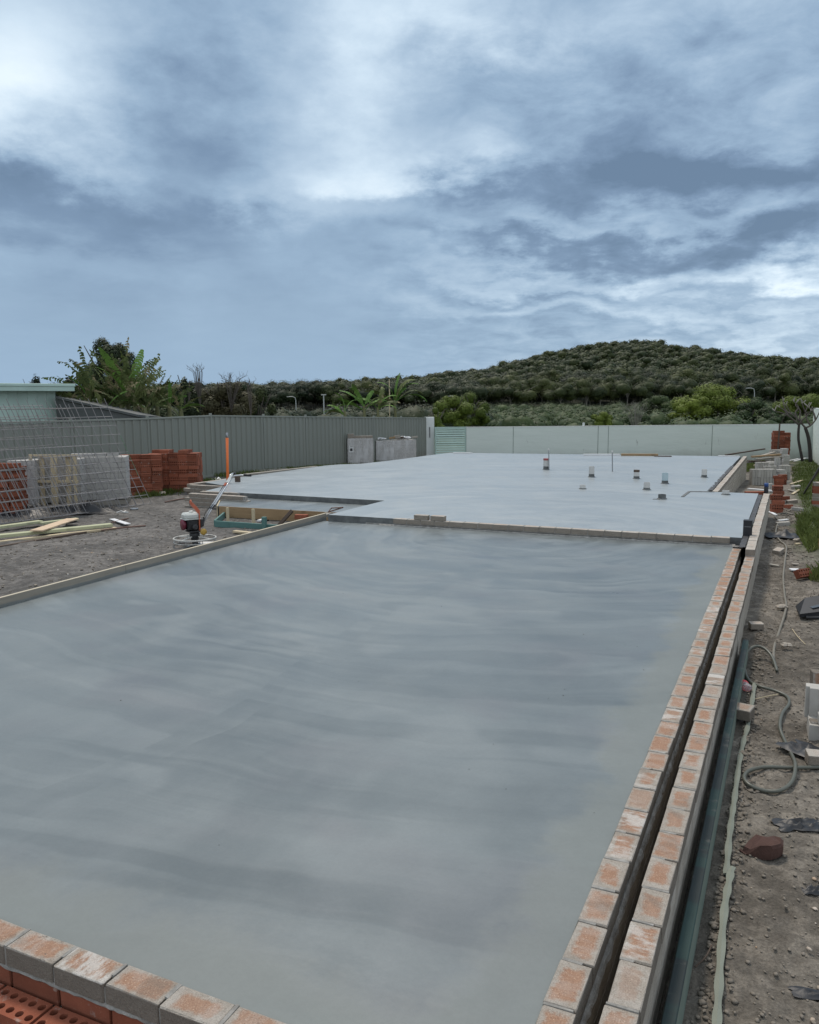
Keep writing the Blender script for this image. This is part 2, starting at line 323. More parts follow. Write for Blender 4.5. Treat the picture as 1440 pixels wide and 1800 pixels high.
def m_grey_brick(orange):
    def fn(g, b):
        o = g.obj(); X, Y, Z = g.xyz(o); r = g.rnd(); ow = g.v('ADD', o, g.comb(g.m('MULTIPLY', r, 37.), g.m('MULTIPLY', r, 11.), 0.))
        n1 = g.noise(9, ow, 6, .6); n2 = g.noise(45, ow, 5, .7); n3 = g.noise(180, ow, 3, .7)
        grey = g.mix(n1, (.165, .140, .115), (.275, .24, .20))
        white = g.mix(n2, (.25, .215, .18), (.43, .385, .33))
        top = g.ss(Z, .030, .036)
        wj = g.m('ADD', g.m('MULTIPLY', g.m('SUBTRACT', n1, .5), .07), g.m('MULTIPLY', g.m('SUBTRACT', n2, .5), .05))
        ex = g.m('ADD', g.m('ABSOLUTE', X), wj); ey = g.m('ADD', g.m('ABSOLUTE', Y), g.m('MULTIPLY', wj, .8))
        r2 = g.m('MULTIPLY', g.m('SUBTRACT', g.m('FRACT', g.m('MULTIPLY', r, 13.7)), .5), .03); core = g.m('MULTIPLY', g.ss(g.m('ADD', ex, r2), .100, .070), g.ss(g.m('ADD', ey, g.m('MULTIPLY', r2, .6)), .050, .026))
        org = g.mix(n2, (.27, .145, .092), (.40, .255, .175))
        org = g.mix(g.ss(n3, .62, .72), org, (.70, .55, .42))
        smear = g.ss(g.noise(14, g.v('MULTIPLY', ow, (1., .35, 1.)), 6, .68), .46, .60)
        lime = g.m('ADD', g.ss(r, .45, 1., -.12, .55), 0.); sm = g.m('MULTIPLY', smear, g.m('ADD', .30, lime), clamp=True)
        core = g.m('MULTIPLY', core, g.ss(g.m('FRACT', g.m('MULTIPLY', r, 7.31)), .0, .25, .40, 1.))
        tc = g.mix(core, white, org); tc = g.mix(g.m('MULTIPLY', g.ss(g.noise(5, ow, 6, .65), .50, .68), .55), tc, (.20, .17, .14)); tc = g.mix(sm, tc, (.54, .51, .47))
        pit = g.ss(g.noise(34, g.v('MULTIPLY', ow, (.6, 1.2, 1.)), 4, .6), .66, .72); pit = g.m('MULTIPLY', pit, g.ss(g.m('FRACT', g.m('MULTIPLY', r, 3.7)), .4, .9))
        tc = g.mix(g.m('MULTIPLY', pit, .8), tc, (.13, .11, .095))
        if orange == 2: tc = g.mix(.65, tc, g.mix(n1, (.38, .34, .29), (.55, .52, .47)))
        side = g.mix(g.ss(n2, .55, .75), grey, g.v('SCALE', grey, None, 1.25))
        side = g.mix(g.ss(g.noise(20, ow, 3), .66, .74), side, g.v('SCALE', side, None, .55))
        side = g.v('SCALE', side, None, .88 if orange == 1 else 1.15)  # shade put into the colour: sides of limed bricks darkened
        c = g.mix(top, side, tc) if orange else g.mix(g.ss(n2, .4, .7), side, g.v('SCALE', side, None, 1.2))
        g.put(b.inputs['Base Color'], c); b.inputs['Roughness'].default_value = .9; b.inputs['Specular IOR Level'].default_value = .2
        c = g.mix(.5, c, g.mix(g.ss(n3, .3, .7), g.v('SCALE', c, None, .72), g.v('SCALE', c, None, 1.25)))
        c = g.mix(g.ss(g.vor(110, ow), .22, .12), c, g.v('SCALE', c, None, .6))
        g.put(b.inputs['Base Color'], c)
        g.put(b.inputs['Normal'], g.bump(g.m('ADD', g.m('MULTIPLY', n3, .5), g.m('ADD', n2, n1)), .9, .006))
    return fn
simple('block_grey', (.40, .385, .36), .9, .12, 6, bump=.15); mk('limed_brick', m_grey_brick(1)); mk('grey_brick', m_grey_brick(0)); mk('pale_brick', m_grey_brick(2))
def m_red(g, b):
    o = g.obj(); r = g.rnd(); ow = g.v('ADD', o, g.comb(g.m('MULTIPLY', r, 37.), 0., 0.)); n1 = g.noise(12, ow, 5, .6); n2 = g.noise(90, ow, 4, .7)
    c = g.mix(n1, (.17, .052, .030), (.34, .110, .062)); c = g.mix(g.m('MULTIPLY', r, .4), c, (.24, .10, .065)); c = g.mix(g.ss(n2, .6, .75), c, (.38, .18, .115))
    c = g.v('SCALE', c, None, g.m('ADD', .62, g.m('MULTIPLY', g.m('FRACT', g.m('MULTIPLY', r, 5.3)), .62)))
    c = g.mix(g.m('MULTIPLY', g.ss(g.noise(16, ow, 5), .6, .7), .6), c, (.36, .30, .26))
    g.put(b.inputs['Base Color'], c); b.inputs['Roughness'].default_value = .88; b.inputs['Specular IOR Level'].default_value = .2
    g.put(b.inputs['Normal'], g.bump(n2, .5, .003))
mk('red_clay', m_red)
def m_mortar(g, b):
    p = g.obj(); c = g.ramp(g.noise(14, p, 7, .65), [(.3, (.17, .16, .145)), (.55, (.30, .285, .26)), (.75, (.46, .44, .41))]); g.put(b.inputs['Base Color'], c); b.inputs['Roughness'].default_value = .95
    g.put(b.inputs['Normal'], g.bump(g.noise(50, p, 6, .7), .9, .01))
mk('mortar', m_mortar)
def m_wallbase(g, b):
    p = g.obj(); X, Y, Z = g.xyz(p); n = g.noise(6, g.v('MULTIPLY', p, (1, .5, 1)), 6, .65)
    c = g.ramp(n, [(.3, (.25, .22, .18)), (.55, (.38, .34, .285)), (.75, (.50, .46, .40))]); g.put(b.inputs['Base Color'], c); b.inputs['Roughness'].default_value = .92
    g.put(b.inputs['Normal'], g.bump(g.noise(40, p, 6, .7), .8, .008))
mk('buried_brickwork', m_wallbase)
def m_wood(name, a, c_, sc=1.):
    def fn(g, b):
        o = g.obj(); r = g.rnd(); ow = g.v('ADD', g.v('MULTIPLY', o, (1.2*sc, 14*sc, 14*sc)), g.comb(g.m('MULTIPLY', r, 50.), 0., 0.)); n1 = g.noise(2.2, ow, 6, .6, dist=.6)
        c = g.mix(n1, a, c_); c = g.mix(g.ss(g.noise(3.5, o, 5), .55, .75), c, g.v('SCALE', c, None, .7)); g.put(b.inputs['Base Color'], c); b.inputs['Roughness'].default_value = .8
        g.put(b.inputs['Normal'], g.bump(n1, .3, .003))
    mk(name, fn)
m_wood('pine', (.40, .31, .19), (.62, .53, .36)); m_wood('pale_green_timber', (.32, .33, .20), (.52, .52, .34)); m_wood('teal_timber', (.055, .13, .12), (.12, .235, .21))
m_wood('grey_timber', (.22, .20, .17), (.38, .35, .30)); m_wood('brown_timber', (.22, .14, .07), (.38, .26, .14)); m_wood('dark_timber', (.05, .035, .028), (.11, .075, .05)); m_wood('ply', (.52, .38, .25), (.66, .50, .35))
def m_form(g, b):
    o = g.pos(); X, Y, Z = g.xyz(o); n1 = g.noise(2.2, g.v('MULTIPLY', o, (8, 1.2, 14)), 6, .6); c = g.mix(n1, (.20, .175, .14), (.34, .305, .25))
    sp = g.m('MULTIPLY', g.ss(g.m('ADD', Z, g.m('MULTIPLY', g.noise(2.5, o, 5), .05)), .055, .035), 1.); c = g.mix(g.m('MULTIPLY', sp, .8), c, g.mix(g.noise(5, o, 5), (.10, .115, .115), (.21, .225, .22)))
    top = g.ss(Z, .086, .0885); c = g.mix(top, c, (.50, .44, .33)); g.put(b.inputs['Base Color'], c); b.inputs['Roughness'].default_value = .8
    g.put(b.inputs['Normal'], g.bump(n1, .4, .004))
mk('form_timber', m_form)
def m_tealbeam(g, b):
    o = g.pos(); X, Y, Z = g.xyz(o); n1 = g.noise(3, g.v('MULTIPLY', o, (20, 1.2, 20)), 6, .6)
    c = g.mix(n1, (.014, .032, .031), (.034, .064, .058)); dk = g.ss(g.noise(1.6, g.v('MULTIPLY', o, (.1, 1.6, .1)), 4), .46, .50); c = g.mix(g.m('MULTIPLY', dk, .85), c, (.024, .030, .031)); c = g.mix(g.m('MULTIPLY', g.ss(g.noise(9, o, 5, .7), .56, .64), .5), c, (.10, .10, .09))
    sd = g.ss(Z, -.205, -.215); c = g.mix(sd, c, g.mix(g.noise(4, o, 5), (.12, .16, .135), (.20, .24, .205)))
    sp = g.ss(g.vor(16, o), .10, .07); c = g.mix(g.m('MULTIPLY', sp, g.ss(g.noise(5, o), .58, .64)), c, (.55, .60, .56))
    g.put(b.inputs['Base Color'], c); b.inputs['Roughness'].default_value = .6; b.inputs['Specular IOR Level'].default_value = .25; g.put(b.inputs['Normal'], g.bump(n1, .5, .004))
mk('teal_beam', m_tealbeam)
def m_fence(g, b):
    o = g.pos(); X, Y, Z = g.xyz(o); n = g.noise(1.2, g.v('MULTIPLY', o, (1, 1, .3)), 5); c = g.mix(n, (.178, .192, .166), (.228, .240, .208))
    c = g.mix(g.m('MULTIPLY', g.ss(g.m('ADD', Z, g.m('MULTIPLY', g.noise(6, o, 5), .35)), .10, -.3), .5), c, (.19, .17, .14)); g.put(b.inputs['Base Color'], c); b.inputs['Roughness'].default_value = .5
    g.put(b.inputs['Normal'], g.bump(g.noise(30, o, 3), .05, .002))
mk('fence_green', m_fence)
def m_render(g, b):
    o = g.pos(); X, Y, Z = g.xyz(o); n = g.noise(1.3, g.v('MULTIPLY', o, (.5, .5, 3.)), 6, .6); c = g.mix(n, (.54, .60, .545), (.67, .72, .665))
    n2 = g.noise(3., g.v('MULTIPLY', o, (1.2, 1.2, .35)), 6, .7); stain = g.m('MULTIPLY', g.ss(n2, .62, .70), g.ss(Z, .55, .1)); c = g.mix(g.m('MULTIPLY', stain, .6), c, (.22, .22, .20))
    mud = g.ss(g.m('ADD', Z, g.m('MULTIPLY', g.noise(2., o, 5), .5)), .05, -.55); c = g.mix(g.m('MULTIPLY', mud, .5), c, (.30, .29, .25))
    g.put(b.inputs['Base Color'], c); b.inputs['Roughness'].default_value = .85; g.put(b.inputs['Normal'], g.bump(g.noise(4, g.v('MULTIPLY', o, (.6, .6, 3)), 5, .6), .4, .02))
mk('mint_render', m_render)
simple('capping', (.62, .64, .62), .8, .12, 4); simple('mint_sheet', (.42, .55, .49), .45, .18, 1.5); simple('white_pvc', (.52, .51, .485), .45, .12, 12); simple('blue_pvc', (.42, .52, .55), .45, .1, 12)
simple('grey_steel', (.30, .31, .32), .45, .2, 20, .8); simple('rebar', (.27, .255, .25), .6, .25, 20, .2); simple('rusty_steel', (.16, .10, .08), .8, .3, 20, .3)
simple('black_plastic', (.013, .014, .017), .5, .3, 10, bump=.3); simple('black_rubber', (.018, .018, .018), .55, .2); simple('hose_green', (.085, .088, .070), .42, .2, 9); simple('strap', (.175, .188, .152), .75, .2, 9, bump=.5)
simple('dusty_hose', (.17, .155, .125), .6, .25, 9); simple('orange_plastic', (.72, .16, .03), .4, .08); simple('orange_paint', (.55, .14, .07), .45, .25, 20); simple('maroon_plastic', (.14, .018, .035), .4, .2); simple('engine_black', (.03, .03, .032), .5, .4, 30)
simple('tank_white', (.56, .57, .53), .4, .12, 14); simple('chrome_tube', (.55, .56, .57), .35, .15, 18, .6); simple('ring_paint', (.50, .49, .45), .6, .3, 24); simple('yellow_cast', (.42, .26, .05), .5, .3, 20)
simple('plastic_wrap', (.46, .465, .47), .28, .2, 6, bump=.9); simple('white_cloth', (.68, .68, .68), .8, .12, 10, bump=.5); simple('tape', (.30, .07, .07), .6, .2); simple('blue_plastic', (.03, .08, .25), .4, .1)
simple('stone', (.30, .27, .23), .85, .45, 6, c2=(.46, .40, .33)); simple('shale_dark', (.06, .055, .05), .9, .3); simple('broken_red', (.070, .034, .026), .9, .45, 14, bump=1.); simple('joint_grey', (.28, .32, .29), .9, .2, 8); simple('roof_grey', (.075, .08, .078), .6, .15, 3); simple('lamp_metal', (.42, .43, .42), .5, .1)
simple('bark', (.10, .085, .07), .95, .35, 5, bump=.8); simple('pale_bark', (.25, .23, .20), .95, .3, 6, bump=.8); simple('dark_bark', (.045, .038, .032), .95, .3, 6, bump=.8)
simple('banana_stem', (.13, .13, .055), .7, .35, 6); simple('label_white', (.66, .66, .64), .6, .05); simple('ink', (.02, .02, .025), .5, .05); simple('label_red', (.62, .05, .06), .35, .06)
def m_strip(g, b):
    o = g.pos(); n = g.noise(18, o, 5, .7); g.put(b.inputs['Base Color'], g.ramp(n, [(.35, (.014, .014, .016)), (.6, (.04, .04, .042)), (.8, (.13, .13, .125))])); b.inputs['Roughness'].default_value = .55; g.put(b.inputs['Normal'], g.bump(g.noise(22, o, 5), .9, .02))
mk('membrane', m_strip)
def leafmat(name, a, c_, dead=None):
    def fn(g, b):
        r = g.isl(); p = g.pos(); n = g.noise(.13 if dead is None else 3., p, 3, .6); ro = g.rnd()
        f = g.m('ADD', g.m('MULTIPLY', r, .30), g.m('ADD', g.m('MULTIPLY', g.m('SUBTRACT', n, .42), 1.5), g.m('MULTIPLY', g.m('SUBTRACT', ro, .2), .55)), clamp=True)
        c = g.mix(f, a, c_)
        if dead: c = g.mix(g.ss(g.noise(2.2, p, 4), .54, .64), c, dead)
        g.put(b.inputs['Base Color'], c); b.inputs['Roughness'].default_value = .65; b.inputs['Specular IOR Level'].default_value = .25
    mk(name, fn)
leafmat('gum_leaf', (.018, .029, .008), (.084, .096, .026)); leafmat('dark_leaf', (.009, .017, .007), (.040, .054, .019)); leafmat('bright_leaf', (.040, .068, .008), (.150, .190, .024)); leafmat('scrub_leaf', (.016, .032, .010), (.054, .080, .022))
leafmat('dry_leaf', (.05, .045, .022), (.13, .12, .055)); leafmat('grass', (.060, .088, .016), (.175, .205, .055)); leafmat('banana_leaf', (.045, .066, .018), (.155, .180, .058), (.24, .20, .11)); leafmat('fresh_banana_leaf', (.07, .15, .025), (.15, .26, .05)); leafmat('grey_twig', (.14, .13, .11), (.26, .25, .22))
def m_hill(g, b):
    p = g.pos(); g.put(b.inputs['Base Color'], g.mix(g.noise(.1, p, 5), (.008, .012, .006), (.022, .026, .011))); b.inputs['Roughness'].default_value = 1.
mk('undergrowth', m_hill)
def m_pet(g, b):
    b.inputs['Base Color'].default_value = (.86, .9, .92, 1); b.inputs['Roughness'].default_value = .08; b.inputs['Transmission Weight'].default_value = .75; b.inputs['IOR'].default_value = 1.2
    g.put(b.inputs['Normal'], g.bump(g.noise(30, g.obj(), 4), .8, .02))
mk('clear_plastic', m_pet)

# ------------------------------------------------------------------ ground
def gz(x, y):
    x = np.asarray(x, float); y = np.asarray(y, float)
    z = -.20-.18*sstep(-5., -2., x)-.42*sstep(18, 36, y)-.6*sstep(40, 160, y)
    return z
def gnd(px, py, it=6):
    z = -.3
    for _ in range(it): p = at(px, py, z); z = float(gz(p.x, p.y))
    return at(px, py, z)
xs = np.concatenate([-np.geomspace(16, 4000, 40)[::-1][:-1]-1, np.arange(-17, -6.9, .085), np.arange(-6.4, -.6, .9), np.arange(-.42, 1.1, .022), np.geomspace(1.2, 4000, 40)])
ys = np.concatenate([-np.geomspace(1, 3000, 14)[::-1], np.arange(-.8, 1.2, .3), np.arange(1.3, 14, .028), np.arange(14, 38, .1), np.geomspace(38.2, 5000, 60)])
Xg, Yg = np.meshgrid(xs, ys); Zg = gz(Xg, Yg)
nearR = sstep(-.5, -.3, Xg)*(1-sstep(1.1, 1.6, Xg)); nearL = (1-sstep(-7.0, -6.7, Xg))*sstep(-17, -16, Xg)*(1-sstep(36, 38, Yg))
Zg = Zg+nearR*(1-sstep(32, 38, Yg))*(fbm(Xg*2.2, Yg*2.2, 3)*.07+fbm(Xg*9, Yg*9, 4, .6)*.05+np.abs(fbm(Xg*7, Yg*13+9, 4, .6))*.04)
Zg = Zg+nearL*(fbm(Xg*1.1, Yg*1.1, 3)*.09+fbm(Xg*5, Yg*5, 4, .6)*.045)
Zg = Zg+.02*sstep(.1, .6, Xg)*nearR
nx, ny = len(xs), len(ys); I = np.arange(nx*ny).reshape(ny, nx)
Q = np.stack([I[:-1, :-1].ravel(), I[:-1, 1:].ravel(), I[1:, 1:].ravel(), I[1:, :-1].ravel()], 1)
prop(link('ground', npmesh('ground', np.stack([Xg.ravel(), Yg.ravel(), Zg.ravel()], 1), Q, 'sandy_soil', True)), kind='structure')
# ------------------------------------------------------------------ slabs
prop(MB().prism([(-7.02, 2.0), (-.652, 2.0), (-.652, 11.76), (-7.02, 11.76)], -.5, -.008).build('lower_slab', 'fresh_concrete'), kind='structure')
UP = [(-6.95, 11.765), (-5.72, 11.765), (-5.72, 11.845), (-.555, 11.845), (-.555, 17.6), (-1.5, 17.6), (-1.5, 28.9), (-11.24, 27.75), (-11.42, 25.9), (-11.5, 24), (-11.8, 22.0), (-12.3, 21.5), (-12.48, 21.05), (-12.5, 18.9), (-12.6, 16.5), (-12.52, 15.55), (-11.56, 15.1), (-11.31, 14.03), (-6.95, 13.87)]
def slab(name, poly, z0, z1):
    m_ = MB(); n = len(poly); vs = [(x, y, z1) for x, y in poly]+[(x, y, z0) for x, y in poly]
    m_.add(vs, [tuple(range(n))], 0); m_.f.append(tuple(range(n, 2*n))[::-1]); m_.mi.append(1)
    for i in range(n): m_.f.append((i, i+n, (i+1) % n+n, (i+1) % n)); m_.mi.append(1)
    return prop(m_.build(name, ['fresh_concrete', 'formed_concrete']), kind='structure')
slab('upper_slab', UP, -.7, .1)
slab('porch_slab', [(-9.95, 12.66), (-6.952, 12.70), (-6.952, 13.86), (-10.35, 13.97), (-10.4, 13.4)], -.5, .0)

# ------------------------------------------------------------------ bricks
BL, BW, BH = .230, .110, .076
def brick_mesh(name, m_, jit=.0022, ch=.0035): return MB().box((0, 0, 0), (BL, BW, BH), None, ch, 0, jit).mesh(name, m_)
mk_ = simple('white_block', (.34, .32, .285), .9, .18, 12, bump=.5, c2=(.50, .475, .435)); WB = [brick_mesh('pale_brick', 'white_block') for _ in range(3)]
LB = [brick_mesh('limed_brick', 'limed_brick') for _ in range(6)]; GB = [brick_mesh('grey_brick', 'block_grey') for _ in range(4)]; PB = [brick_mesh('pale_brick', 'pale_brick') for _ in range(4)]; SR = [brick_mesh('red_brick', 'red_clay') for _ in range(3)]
def cored_mesh(name, nseg, ch_m='red_clay'):
    """clay brick with two rows of five through holes; box frame with real holes"""
    m_ = MB(); hx, hy, hz = BL/2, BW/2, BH/2; cw, chh = BL/5, BW/2; R = .0145
    for i in range(5):
        for j in range(2):
            cx = -hx+cw*(i+.5); cy = -hy+chh*(j+.5); pts = []; outer = []
            for k in range(nseg):
                a = 2*math.pi*(k+.5)/nseg; c, s_ = math.cos(a), math.sin(a); pts.append((cx+R*c, cy+R*s_)); t = min(cw/2/abs(c) if abs(c) > 1e-6 else 9, chh/2/abs(s_) if abs(s_) > 1e-6 else 9)
                outer.append((cx+t*c, cy+t*s_))
            for z, fl in ((hz, 0), (-hz, 1)):
                vs = [(x, y, z) for x, y in pts]+[(x, y, z) for x, y in outer]
                fs = [(k, (k+1) % nseg, (k+1) % nseg+nseg, k+nseg) for k in range(nseg)]
                m_.add(vs, fs)
                for sx in (-1, 1):           # corner fill
                    for sy in (-1, 1):
                        cc = (cx+sx*cw/2, cy+sy*chh/2)
                        for k in range(nseg):
                            a, b_ = outer[k], outer[(k+1) % nseg]
                            onx = abs(a[0]-cc[0]) < 1e-6 and abs(b_[1]-cc[1]) < 1e-6; ony = abs(a[1]-cc[1]) < 1e-6 and abs(b_[0]-cc[0]) < 1e-6
                            if (onx or ony): m_.add([(*a, z), (*b_, z), (*cc, z)], [(0, 1, 2)])
            m_.add([(x, y, hz) for x, y in pts]+[(x, y, -hz) for x, y in pts], [(k, (k+1) % nseg, (k+1) % nseg+nseg, k+nseg) for k in range(nseg)])
    m_.add([(-hx, -hy, -hz), (hx, -hy, -hz), (hx, hy, -hz), (-hx, hy, -hz), (-hx, -hy, hz), (hx, -hy, hz), (hx, hy, hz), (-hx, hy, hz)], [(0, 1, 5, 4), (1, 2, 6, 5), (2, 3, 7, 6), (3, 0, 4, 7)])
    return m_.mesh(name, ch_m)
CB_hi = cored_mesh('cored_brick', 20); CB = cored_mesh('cored_brick_far', 6)
RX = lambda a: Matrix.Rotation(a, 3, 'X')
def lumps(name, parent, pts, r, mat='mortar', flat=.6, kind=None):
    m_ = MB()
    for p in pts:
        rr = random.uniform(*r); n = 6
        vs = []; 
        for (ph, k) in ((-.9, .55), (0, 1.), (.8, .6)):
            for i in range(n):
                a = 2*math.pi*i/n+random.random()*.5; q = rr*k*random.uniform(.7, 1.2); vs.append((p[0]+q*math.cos(a)*random.uniform(.7, 1.3), p[1]+q*math.sin(a), p[2]+rr*ph*flat))
        fs = [(j*n+i, j*n+(i+1) % n, (j+1)*n+(i+1) % n, (j+1)*n+i) for j in range(2) for i in range(n)]+[tuple(range(n))[::-1], tuple(range(2*n, 3*n))]
        m_.add(vs, fs)
    return m_.build(name, mat, parent, kind=kind)
def ragged(name, parent, x0, x1, y, z, axis='x', hgt=(.008, .03), out=.012, mat='mortar', step=.03):
    """squeezed-out mortar: a ragged strip on a face; along local x at given y"""
    m_ = MB(); n = max(2, int((x1-x0)/step)); vs = []; h = 0
    for i in range(n+1):
        x = x0+(x1-x0)*i/n; h = .6*h+.4*random.uniform(*hgt)*(1.8 if random.random() < .12 else 1); o = out*random.uniform(.4, 1.)
        vs += [(x, y, z+.004), (x, y-o*.7, z-h*.3), (x, y-o, z-h*.8), (x, y, z-h-.006)]
    fs = [(i*4+k, (i+1)*4+k, (i+1)*4+k+1, i*4+k+1) for i in range(n) for k in range(3)]
    m_.add(vs, fs); return m_.build(name, mat, parent)
def course(name, label, cat, origin, rotz, n, meshes, top, base_h, group=None, phase=0., base_mat='buried_brickwork', jit=.003, rag=None):
    """a wall: top course of single bricks, mortar between them, brickwork below. local +x along wall"""
    w = thing(name, label, cat, origin, rotz, group); L = n*.24
    for i in range(n):
        o = link('brick', random.choice(meshes), w, (phase+.24*i+.115, random.uniform(-jit, jit), top-BH/2+random.uniform(-.0015, .0015)), (random.uniform(-.006, .006), random.uniform(-.004, .004), random.uniform(-.006, .006)))
    m_ = MB()
    for i in range(n-1): 
        hs_ = random.uniform(.25, 1.) if random.random() < .75 else 1.; y_ = BW/2-.001; w_ = (BW-.004)*hs_; z_ = random.uniform(-.001, .0025)
        m_.box((phase+.24*i+.235, y_-w_/2, top-BH/2+z_), (random.uniform(.010, .016), w_, BH+random.uniform(.001, .003)), None, 0, 0, .0015)
        m_.box((phase+.24*i+.235, 0, top-BH/2-.009), (.0096, BW-.012, BH-.018))
    m_.box((phase+L/2-.005, 0, top-BH-.005), (L-.012, BW-.006, .0094))
    m_.build('mortar_joint', 'mortar', w)
    if base_h > 0:
        m_ = MB(); z = top-BH-.0102; k = 0
        while base_h > .02:
            h = min(BH, base_h); m_.box((phase+L/2-.005, 0, z-h/2), (L-.01, BW-.002, h)); m_.box((phase+L/2-.005, 0, z-h-.0051), (L-.014, BW-.012, .0098)); z -= h+.0102; base_h -= h+.0102; k += 1
        m_.build('lower_brickwork', base_mat, w)
    return w
R90 = math.pi/2
# inner and outer right walls (run along +Y; local x -> world Y, local y -> world -X)
wi = course('brick_wall', 'low limed brick course edging the right side of the lower slab', 'wall', (-.5965, 1.50, 0), R90, 43, LB, 0., .34, phase=-.036-.24)
ragged('mortar_drip', wi, .1, 9.9, -.0555, -BH-.004, hgt=(.012, .05), out=.02)
wo = course('brick_wall', 'low outer brick course beside the teal beam and sandy strip', 'wall', (-.410, 1.50, 0), R90, 41, LB, 0., .42, phase=-.036-.24+.085)
# raised outer course beside upper slab
wu = course('brick_wall', 'brick course one brick higher with a black flashing flap at its near end', 'wall', (-.410, 11.00, 0), R90, 28, PB, .092, .52, phase=0)
wf = course('brick_wall', 'far brick wall along the set back right edge of the upper slab', 'wall', (-1.362, 17.62, 0), R90, 47, PB, .108, .80, phase=0)
# front wall
wfr = course('brick_wall', 'limed brick course across the near end of the lower slab above red brickwork', 'wall', (-.66-14*.24-.02+.0, 1.944, 0), 0, 14, LB, 0., 0, phase=.085)
for i in range(15):
    link('brick', random.choice(SR), wfr, (.24*i-.02, 0.004, -BH-.014-BH/2+.0), (0, 0, 0))
MB().box((1.6, .004, -.21), (3.7, BW-.01, .08)).build('lower_brickwork', 'buried_brickwork', wfr); MB().box((1.62, .006, -BH-.007), (3.6, BW-.014, .0135)).build('mortar_bed', 'mortar', wfr)
MB().box((1.62, .006, -BH-.014-BH/2), (3.6, BW-.03, BH-.006)).build('mortar_fill', 'mortar', wfr)
ragged('mortar_drip', wfr, .7, 3.2, -.05, -BH-.001, hgt=(.0, .018), out=.009, step=.02)
pr = thing('brick_row', 'row of red perforated bricks laid in front of the near limed brick wall', 'bricks', (-3.49, 1.822, 0), 0)
for i in range(10): link('brick', CB_hi, pr, (.243*i+.115+.01, random.uniform(-.003, .003), -.145-BH/2), (0, 0, random.uniform(-.01, .01)))
pr2 = thing('brick_row', 'second red perforated brick row one course lower at the near left corner', 'bricks', (-3.40, 1.706, 0), 0)
for i in range(9): link('brick', CB_hi, pr2, (.243*i+.115, 0, -.235-BH/2), (0, 0, random.uniform(-.01, .01)))
# wall between slabs
wm = course('brick_wall', 'grey brick course stepping up between the lower and upper slabs', 'wall', (-5.73, 11.787, 0), 0, 21, PB, .104, 0, phase=0)
MB().box((2.3, .0, -.06), (5.6, BW, .14)).build('lower_brickwork', 'mortar', wm); ragged('mortar_drip', wm, -.25, 5.2, -.055, .006, hgt=(.012, .03), out=.045, step=.05)
for px, lab in ((734, 'left of two loose grey bricks set on the step wall'), (768, 'right of two loose grey bricks set on the step wall')):
    p = at(px, 916, .104); prop(link('brick', random.choice(PB), None, (p.x, 11.79, .104+BH/2+.001), (0, 0, .04 if px < 750 else -.05)), lab, 'brick')
# black membrane strips
def strip(label, pts, w, z, name='membrane_strip', mat='membrane', hj=.02):
    m_ = MB(); vs = []; n = len(pts)
    P_ = [Vector((a, b, 0)) for a, b in pts]
    # resample
    R_ = []
    for i in range(n-1):
        k = max(2, int((P_[i+1]-P_[i]).length/.12)); R_ += [P_[i].lerp(P_[i+1], j/k) for j in range(k)]
    R_.append(P_[-1])
    for i, p in enumerate(R_):
        d_ = (R_[min(i+1, len(R_)-1)]-R_[max(i-1, 0)]).normalized(); s_ = Vector((-d_.y, d_.x, 0)); a = w/2*random.uniform(.85, 1.1)
        h = random.uniform(0, hj); vs += [p-s_*a+Vector((0, 0, z-.02)), p-s_*a*.9+Vector((0, 0, z+h)), p+s_*a*.9+Vector((0, 0, z+h*.6)), p+s_*a+Vector((0, 0, z-.02))]
    m_.add(vs, [(i*4+k, (i+1)*4+k, (i+1)*4+k+1, i*4+k+1) for i in range(len(R_)-1) for k in range(3)])
    return prop(m_.build(name, mat), label, 'strip')
strip('black membrane strip in the gap beside the near raised brick course', [(-.515, 11.2), (-.512, 14), (-.52, 17.5)], .085, .082)
strip('black membrane strip between the upper slab and the far brick wall', [(-1.475, 17.75), (-1.485, 20), (-1.475, 24.6)], .10, .094, hj=.03)
fl = thing('flashing_flap', 'black plastic flap standing up in the wall cavity', 'flashing', (-.50, 12.2, 0), 0)
MB().box((0, 0, .17), (.115, .10, .26), None, .006, 0, .004).build('sheet', 'black_plastic', fl); MB().box((-.0, -.052, .21), (.08, .004, .006)).build('crease', 'grey_steel', fl)

# ------------------------------------------------------------------ formwork and timber
def plank(name, label, cat, a, b, w, h, mat, group=None, up=(0, 0, 1), lift=True):
    a = Vector(a); b = Vector(b); c = (a+b)/2; x = (b-a); L = x.length
    x.normalize(); u = Vector(up); y = u.cross(x).normalized(); z = x.cross(y); R = Matrix((x, y, z)).transposed()
    m_ = MB().box((0, 0, 0), (L, w, h), None, min(w, h)*.06, 0, .0008)
    o = link(name, m_.mesh(name, mat)); o.matrix_world = Matrix.Translation(c+(z*h/2 if lift else Vector())) @ R.to_4x4()
    return prop(o, label, cat, group)
bl = [(-6.93, 1.5), (-6.90, 4.2), (-7.0, 7.2), (-7.055, 9.6), (-7.12, 12.0)]
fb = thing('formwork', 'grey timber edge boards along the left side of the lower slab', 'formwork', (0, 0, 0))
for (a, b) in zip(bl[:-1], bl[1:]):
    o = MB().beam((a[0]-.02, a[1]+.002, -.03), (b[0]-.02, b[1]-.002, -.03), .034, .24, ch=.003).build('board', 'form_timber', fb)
k = 0
for (px, py, lab) in ((160, 1013, 'nearer teal timber stub poking out behind the edge board'), (268, 988, 'farther teal timber stub poking out behind the edge board')):
    p = at(px, py, -.02); plank('timber_stub', lab, 'timber', (p.x+.25, p.y+.03, -.055), (p.x-.12, p.y-.02, -.055), .09, .04, 'teal_timber')
q0 = at(391, 891, 0); 
